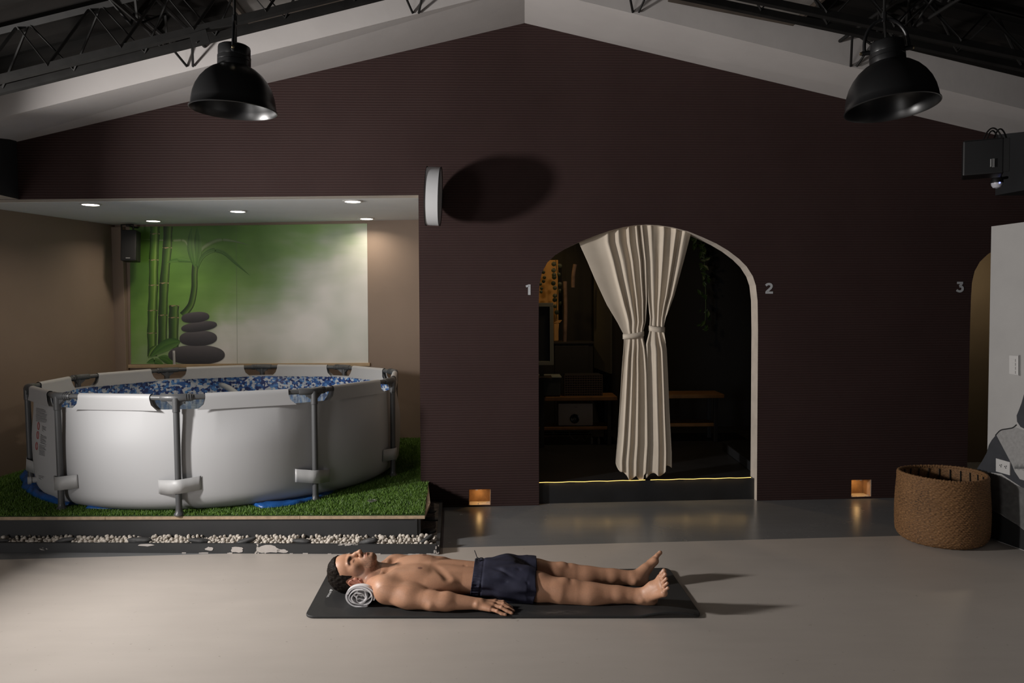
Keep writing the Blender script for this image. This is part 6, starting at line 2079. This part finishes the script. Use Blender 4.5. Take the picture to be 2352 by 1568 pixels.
    for hp_, kn_, an_, sg in ((hipN, knN, anN, -1), (hipF, knF, anF, 1)):
        hp_, kn_, an_ = map(np.array, (hp_, kn_, an_))
        md = hp_ * .5 + kn_ * .5
        T.cone(hp_, md, .074, .069, .03); T.cone(md, kn_ + [-.03, 0, -.004], .068, .056, .03)
        T.cone(kn_ + [-.03, 0, -.004], kn_ + [.03, 0, -.010], .056, .050, .025)
        T.ell(kn_ + [-.012, 0, .040], (.030, .028, .022), None, .018)                # knee cap
        T.ell(kn_ + [.032, .004 * sg, .032], (.022, .018, .016), None, .016)
        T.ell(kn_ + [-.075, -.018, .018], (.050, .022, .026), None, .035); T.ell(kn_ + [-.075, .020, .016], (.050, .022, .026), None, .035)
        cf = kn_ * .68 + an_ * .32
        T.cone(kn_ + [.03, 0, -.010], cf + [0, 0, -.012], .050, .050, .03); T.cone(cf + [0, 0, -.012], kn_ * .3 + an_ * .7, .048, .036, .03)
        T.cone(kn_ * .3 + an_ * .7, an_, .036, .032, .02)
        T.ell(cf + [-.01, -.014, -.016], (.095, .030, .034), None, .035); T.ell(cf + [-.01, .016, -.016], (.095, .030, .034), None, .035)   # calf
        T.cone(kn_ + [.04, 0, .030], an_ + [-.02, 0, .022], .018, .014, .02)         # shin
        T.cone(kn_ * .3 + an_ * .7 + [0, 0, -.015], an_ + [.030, 0, -.018], .016, .014, .02)  # tendon
    # ---- feet
    def foot(an, heel, bigk, litk, big, lit, side):
        """bigk/litk: balls of the toes, big/lit: toe tips"""
        an, heel, bigk, litk, big, lit = [np.array(q, float) for q in (an, heel, bigk, litk, big, lit)]
        T.ell(heel, (.030, .028, .030), None, .02)
        T.cone(an, heel, .032, .027, .02)
        mid = (bigk + litk) / 2
        T.cone(an + [.006, 0, .0], bigk * .55 + an * .45, .030, .024, .02)
        T.cone(an * .5 + heel * .5, bigk, .026, .0185, .02); T.cone(an * .45 + heel * .55, litk, .026, .0155, .02)
        T.cone(an * .5 + heel * .5, mid, .024, .0165, .02); T.cone(bigk, litk, .0175, .0145, .012)
        T.cone(an * .6 + heel * .4, bigk * .7 + litk * .3, .025, .016, .02)
        for sgn in (-1, 1): T.ball(an + np.array([.004, sgn * .028, -.004]), .0125, .014)   # ankle bones
        tp = []
        for i in range(5):
            t = i / 4; base = bigk * (1 - t) + litk * t
            tip = big * (1 - t) + lit * t
            tip = tip + (tip - base) * (.0, .10, .06, .02, -.06)[i]
            r = (.0118, .0086, .0082, .0078, .0074)[i]
            nrm = np.cross(litk - bigk, base - heel); nrm /= np.linalg.norm(nrm)
            if nrm[0] > 0: nrm = -nrm
            kk = base * .45 + tip * .55 + nrm * .005
            T.chain([(base, r * 1.25), (kk, r), (tip, r * .95)], .004); tp.append((tip, r, nrm))
        return tp
    toeN = foot(anN, (.655, 3.588, .038), (.694, 3.543, .152), (.694, 3.476, .106), (.706, 3.530, .192), (.711, 3.460, .138), -1)
    toeF = foot(anF, (.655, 3.844, .037), (.730, 3.892, .118), (.715, 3.956, .086), (.762, 3.914, .154), (.745, 3.970, .116), 1)
    # flat contact with the mat
    T.d = np.maximum(T.d, (MATZ + .0008 - T.ax[2])[None, None, :])
    V_, F = T.mesh()
    V_ = smooth_mesh(V_, F, 2, .45)
    # keep the one connected body (drop crumbs)
    # ---- colours that belong to the skin
    P = V_
    col = np.tile(np.array([.51, .270, .165]), (len(P), 1))
    nz = wobble(P.T, 28, 3) * .035 + wobble(P.T, 90, 5) * .03
    col *= (1 + nz)[:, None]
    def blend(mask, c): 
        nonlocal col
        col = col * (1 - mask[:, None]) + np.array(c) * mask[:, None]
    sm = lambda d, a, b: np.clip((b - d) / (b - a), 0, 1)
    L = hloc(P); hd = (np.abs(L[:, 0]) < .16) & (np.abs(L[:, 1]) < .11) & (np.abs(L[:, 2]) < .14) & (P[:, 0] < -.66)
    x, y, z = L.T
    jaw = np.clip((x - .045 + .018 * np.clip((z - .05) / .04, 0, 1) * 0) / .03, 0, 1) * np.clip((z + .035) / .03, 0, 1)
    lipz = np.exp(-((x - .0775) / .010) ** 2 - (y / .026) ** 2) * (z > .06)
    st_ = jaw * (1 - np.clip(lipz * 1.6, 0, 1)) * hd * (.75 + .25 * np.clip(wobble(P.T, 700, 8) * .8, -1, 1))
    side = np.clip((np.abs(y) - .045) / .015, 0, 1) * np.clip((x - .012) / .02, 0, 1) * np.clip((z + .02) / .02, 0, 1) * hd * .8
    up_ = np.exp(-((x - .0625) / .0045) ** 2 - (y / .026) ** 2) * (z > .06) * hd
    blend(np.clip(np.maximum(np.maximum(st_, side), up_ * .8), 0, 1) * .72, (.080, .050, .038))
    blend(np.clip(lipz * 1.5 - .35, 0, 1) * hd * .8, (.47, .20, .155))
    for sy in (-1, 1):
        by = np.abs(y - sy * .033)
        brow = np.exp(-((x + .010 + .006 * np.clip((np.abs(y) - .035) / .02, -1, 1) ** 2 * -1) / .0062) ** 2) * sm(by, .019, .025) * (z > .045)
        blend(np.clip(brow * 1.6, 0, 1) * hd * .95, (.020, .014, .011))
        lash = np.exp(-((x - .0165) / .0022) ** 2) * sm(np.abs(y - sy * .032), .010, .014) * (z > .05)
        blend(np.clip(lash * 1.2, 0, 1) * hd * .9, (.020, .014, .012))
        lid = np.exp(-(((x - .008) / .014) ** 2 + ((y - sy * .032) / .018) ** 2)) * (z > .05)
        blend(np.clip(lid, 0, 1) * hd * .35, (.27, .125, .085))
    ear = hd * np.clip((np.abs(y) - .072) / .008, 0, 1) * (np.abs(x - .014) < .042) * (z < .02)
    blend(ear * .6, (.46, .16, .115))
    neck = np.exp(-((P[:, 0] + .715) / .035) ** 2) * (P[:, 2] < .15)
    blend(neck * .35, (.42, .18, .11))
    for sy in (-1, 1):
        d = np.hypot(P[:, 0] + .458, P[:, 1] - (3.775 + sy * .098)); blend(sm(d, .009, .014) * (P[:, 2] > .12) * .85, (.17, .068, .050))
    d = np.sqrt(((P - np.array([-.245, 3.775, .139])) ** 2).sum(1)); blend(sm(d, .003, .010) * .6, (.16, .075, .05))
    # redder knuckles, knees, heels and soles, pale nails
    for c, r in [(q, .016) for q in kn] + [(t[0], .012) for t in tips] + [(knN, .05), (knF, .05), ((.655, 3.590, .044), .04), ((.655, 3.846, .042), .04)]:
        d = np.sqrt(((P - np.array(c)) ** 2).sum(1)); blend(sm(d, r * .3, r * 1.3) * .28, (.52, .235, .165))
    for tp in tips:
        dirn = np.array(tp[2]) - np.array(tp[1]); dirn /= np.linalg.norm(dirn)
        c = np.array(tp[2]) + dirn * .002 + np.array([0, 0, .006]); d = np.sqrt(((P - c) ** 2).sum(1)); blend(sm(d, .0035, .006) * .85, (.62, .44, .36))
    for tip, r, nrm in toeN + toeF:
        d = np.sqrt(((P - (tip + nrm * r * .9)) ** 2).sum(1)); blend(sm(d, r * .45, r * .8) * .8, (.60, .40, .31))
    # body hair shading on the shins and fore-arm
    col = np.clip(col, .004, 1)
    m = bpy.data.materials.new('tanned_skin'); m.use_nodes = True; t = NT(m)
    at = t.node('ShaderNodeAttribute', attribute_name='Col')
    co = t.co()
    fine = t.ramp(t.noise(co, 160, 3), [(.3, (.93, .93, .93)), (.7, (1.05, 1.04, 1.03))])
    t.set('Base Color', t.mix(1.0, at.outputs['Color'], fine, 'MULTIPLY'))
    t.set('Roughness', .47); t.set('Specular IOR Level', .45)
    t.set('Subsurface Weight', .06); t.set('Subsurface Radius', (.02, .008, .004)); t.set('Subsurface Scale', .3)
    t.bump(t.noise(co, 420, 2), .05, .002)
    field_obj('body', V_, F, m, root, col)

    # ---- hair
    G = Field(HO + HR @ np.array([0, 0, 0]) - .16, HO + .15, .0026)
    def hair_fn(X, Yg, Zg):
        q = [(X - HO[0]), (Yg - HO[1]), (Zg - HO[2])]
        lx = (q[0] * HR[0, 0] + q[1] * HR[1, 0] + q[2] * HR[2, 0]) / HS
        ly = (q[0] * HR[0, 1] + q[1] * HR[1, 1] + q[2] * HR[2, 1]) / HS
        lz = (q[0] * HR[0, 2] + q[1] * HR[1, 2] + q[2] * HR[2, 2]) / HS
        def el(c, r):
            k0 = np.sqrt(((lx - c[0]) / r[0]) ** 2 + ((ly - c[1]) / r[1]) ** 2 + ((lz - c[2]) / r[2]) ** 2)
            k1 = np.sqrt(((lx - c[0]) / r[0] ** 2) ** 2 + ((ly - c[1]) / r[1] ** 2) ** 2 + ((lz - c[2]) / r[2] ** 2) ** 2)
            return k0 * (k0 - 1) / np.maximum(k1, 1e-6)
        a = np.minimum(el((-.034, 0, -.012), (.107, .0835, .103)), el((-.068, 0, .028), (.066, .071, .062)))
        nA = wobble((lx * 1.0, ly * 1.0, lz * 1.0), 260, 31, 18) * .0012 + wobble((lx * .5, ly * 2.2, lz * 1.2), 420, 32, 18) * .0010 + wobble((lx, ly, lz), 90, 33, 10) * .0016
        a = a - nA
        # hair line: sweeps from the forehead past the temple to the nape
        edge = (lx + .066) + .60 * (lz - .052) + wobble((lx, ly, lz), 300, 35, 8) * .0010
        edge = edge - .052 * np.exp(-((lz - .014) / .013) ** 2) * np.clip((np.abs(ly) - .045) / .01, 0, 1)           # side burn
        edge = edge + .030 * np.exp(-((lz + .012) / .020) ** 2 - ((lx - .012) / .030) ** 2)      # free of the ear
        return np.maximum(a, edge * .8)
    G.d = np.minimum(G.d, hair_fn(G.ax[0][:, None, None], G.ax[1][None, :, None], G.ax[2][None, None, :]).astype(np.float32))
    G.d = np.maximum(G.d, (MATZ + .004 - G.ax[2])[None, None, :])
    Vh, Fh = G.mesh(); Vh = smooth_mesh(Vh, Fh, 1, .3)
    m = bpy.data.materials.new('dark_brown_hair'); m.use_nodes = True; t = NT(m); co = t.co()
    n1 = t.noise(t.mapping(co, (60, 200, 140)), 1.0, 3, .6)
    t.set('Base Color', t.ramp(n1, [(.3, (.005, .0036, .0028)), (.6, (.013, .009, .0066)), (.8, (.030, .020, .014))]))
    t.set('Roughness', .6); t.set('Specular IOR Level', .12); t.bump(n1, .5, .004)
    hr = field_obj('hair', Vh, Fh, m, root); hr['label'] = 'short dark brown hair'

    # ---- swim shorts
    Gs = Field((-.26, 3.50, .006), (.18, 4.08, .25), .0030)
    stp = [(-.26, 3.775, .166, .006, .154), (-.20, 3.775, .168, .004, .154), (-.14, 3.775, .177, .006, .155), (-.07, 3.775, .182, .006, .158), (.0, 3.770, .182, .006, .154), (.05, 3.765, .176, .008, .142)]
    Gs.loft(stp, .01, 2.5)
    for hp_, kn_, sg in ((hipN, knN, -1), (hipF, knF, 1)):
        hp_, kn_ = np.array(hp_), np.array(kn_); e = hp_ + (kn_ - hp_) * .62
        Gs.cone(hp_, e, .088, .086, .03)
        Gs.cone(hp_ + [0, 0, -.02], e + [0, sg * .010, -.010], .084, .082, .03)
    Gs.ell((-.06, 3.79, .140), (.085, .05, .036), None, .04)
    X, Yg, Zg = Gs.ax[0][:, None, None], Gs.ax[1][None, :, None], Gs.ax[2][None, None, :]
    # folds
    fold = wobble((X * 1.0 + 0 * Yg + 0 * Zg, Yg * .9 + 0 * X + 0 * Zg, Zg * .9 + 0 * X + 0 * Yg), 38, 41, 10) * .0050 + wobble((X * .45 + 0 * Yg + 0 * Zg, Yg * 1.2 + 0 * X + 0 * Zg, Zg * 1.2 + 0 * X + 0 * Yg), 85, 42, 12) * .0032
    crease = 0
    for (cx_, cy_, cz_), (dx, dy, dz), w in (((.0, 3.62, .10), (1, .25, -.35), .010), ((-.06, 3.66, .15), (.9, -.6, -.3), .011), ((.05, 3.64, .12), (.5, -.3, -.8), .009), ((-.08, 3.70, .18), (.8, .5, .1), .010), ((.04, 3.80, .17), (.4, .9, .2), .009), ((.02, 3.72, .17), (1, .1, -.1), .012), ((.08, 3.60, .06), (.3, .2, -1), .008)):
        nrm = np.array([dx, dy, dz]) / math.sqrt(dx * dx + dy * dy + dz * dz)
        # distance to the line of the crease
        qx, qy, qz = X - cx_, Yg - cy_, Zg - cz_
        tt = qx * nrm[0] + qy * nrm[1] + qz * nrm[2]
        dd = np.sqrt(np.maximum(0, qx * qx + qy * qy + qz * qz - tt * tt))
        crease = crease + .0085 * np.exp(-(dd / w) ** 2) * np.exp(-(tt / .07) ** 2)
    XW = X - .14 * (Zg - .02)
    band_ = np.exp(-((XW + .196) / .020) ** 2)
    ang = np.arctan2(Zg - .095, Yg - 3.775)
    gath = band_ * (.0014 * np.sin(ang * 70)) - band_ * .003
    seam_ = .003 * np.exp(-((XW + .170) / .004) ** 2)
    Gs.d = (Gs.d - fold * (1 - .8 * band_) + crease - gath + seam_).astype(np.float32)
    # waist opening and hems
    wl = -(XW + .216)
    Gs.d = np.maximum(Gs.d, wl)
    ysplit = 3.755
    hem = np.where(Yg < ysplit, X - .104 - .10 * (Zg - .09) + .004 * np.sin(Zg * 60), X - .118 + .03 * (Zg - .1))
    Gs.d = np.maximum(Gs.d, hem)
    Gs.d = np.maximum(Gs.d, (MATZ + .0006 - Gs.ax[2])[None, None, :])
    Vs, Fs = Gs.mesh(); Vs = smooth_mesh(Vs, Fs, 2, .4)
    m = bpy.data.materials.new('navy_swim_cloth'); m.use_nodes = True; t = NT(m); co = t.co()
    t.set('Base Color', t.ramp(t.noise(co, 30, 3), [(.3, (.0135, .0140, .029)), (.7, (.020, .0205, .040))]))
    t.set('Roughness', .75); t.set('Specular IOR Level', .25)
    t.bump(t.math('ADD', t.noise(co, 500, 2), t.math('MULTIPLY', t.noise(co, 28, 3), 1.5)), .25, .004)
    sh_ = field_obj('shorts', Vs, Fs, m, root); sh_['label'] = 'navy swim shorts with gathered waist'
    # draw string with its bow
    base = Vector((-.182, 3.800, .158))
    m2 = MB()
    M_STRG = mat('navy_draw_string', (.010, .011, .022), .7)
    m2.tube(spline([base, base + V(-.004, .004, .016), base + V(-.010, .006, .034), base + V(-.016, .006, .050)], 5), [.0022] * 16, 6)
    m2.tube(spline([base, base + V(.010, .0, .012), base + V(.024, .004, .012), base + V(.026, .002, .004), base + V(.012, -.004, .000), base], 5), .0022, 6)
    m2.tube(spline([base, base + V(-.006, -.004, .010), base + V(.0, -.010, .018), base + V(.008, -.010, .010), base], 5), .0022, 6)
    m2.build('draw_string', M_STRG, sh_, smooth=True)
build_man()
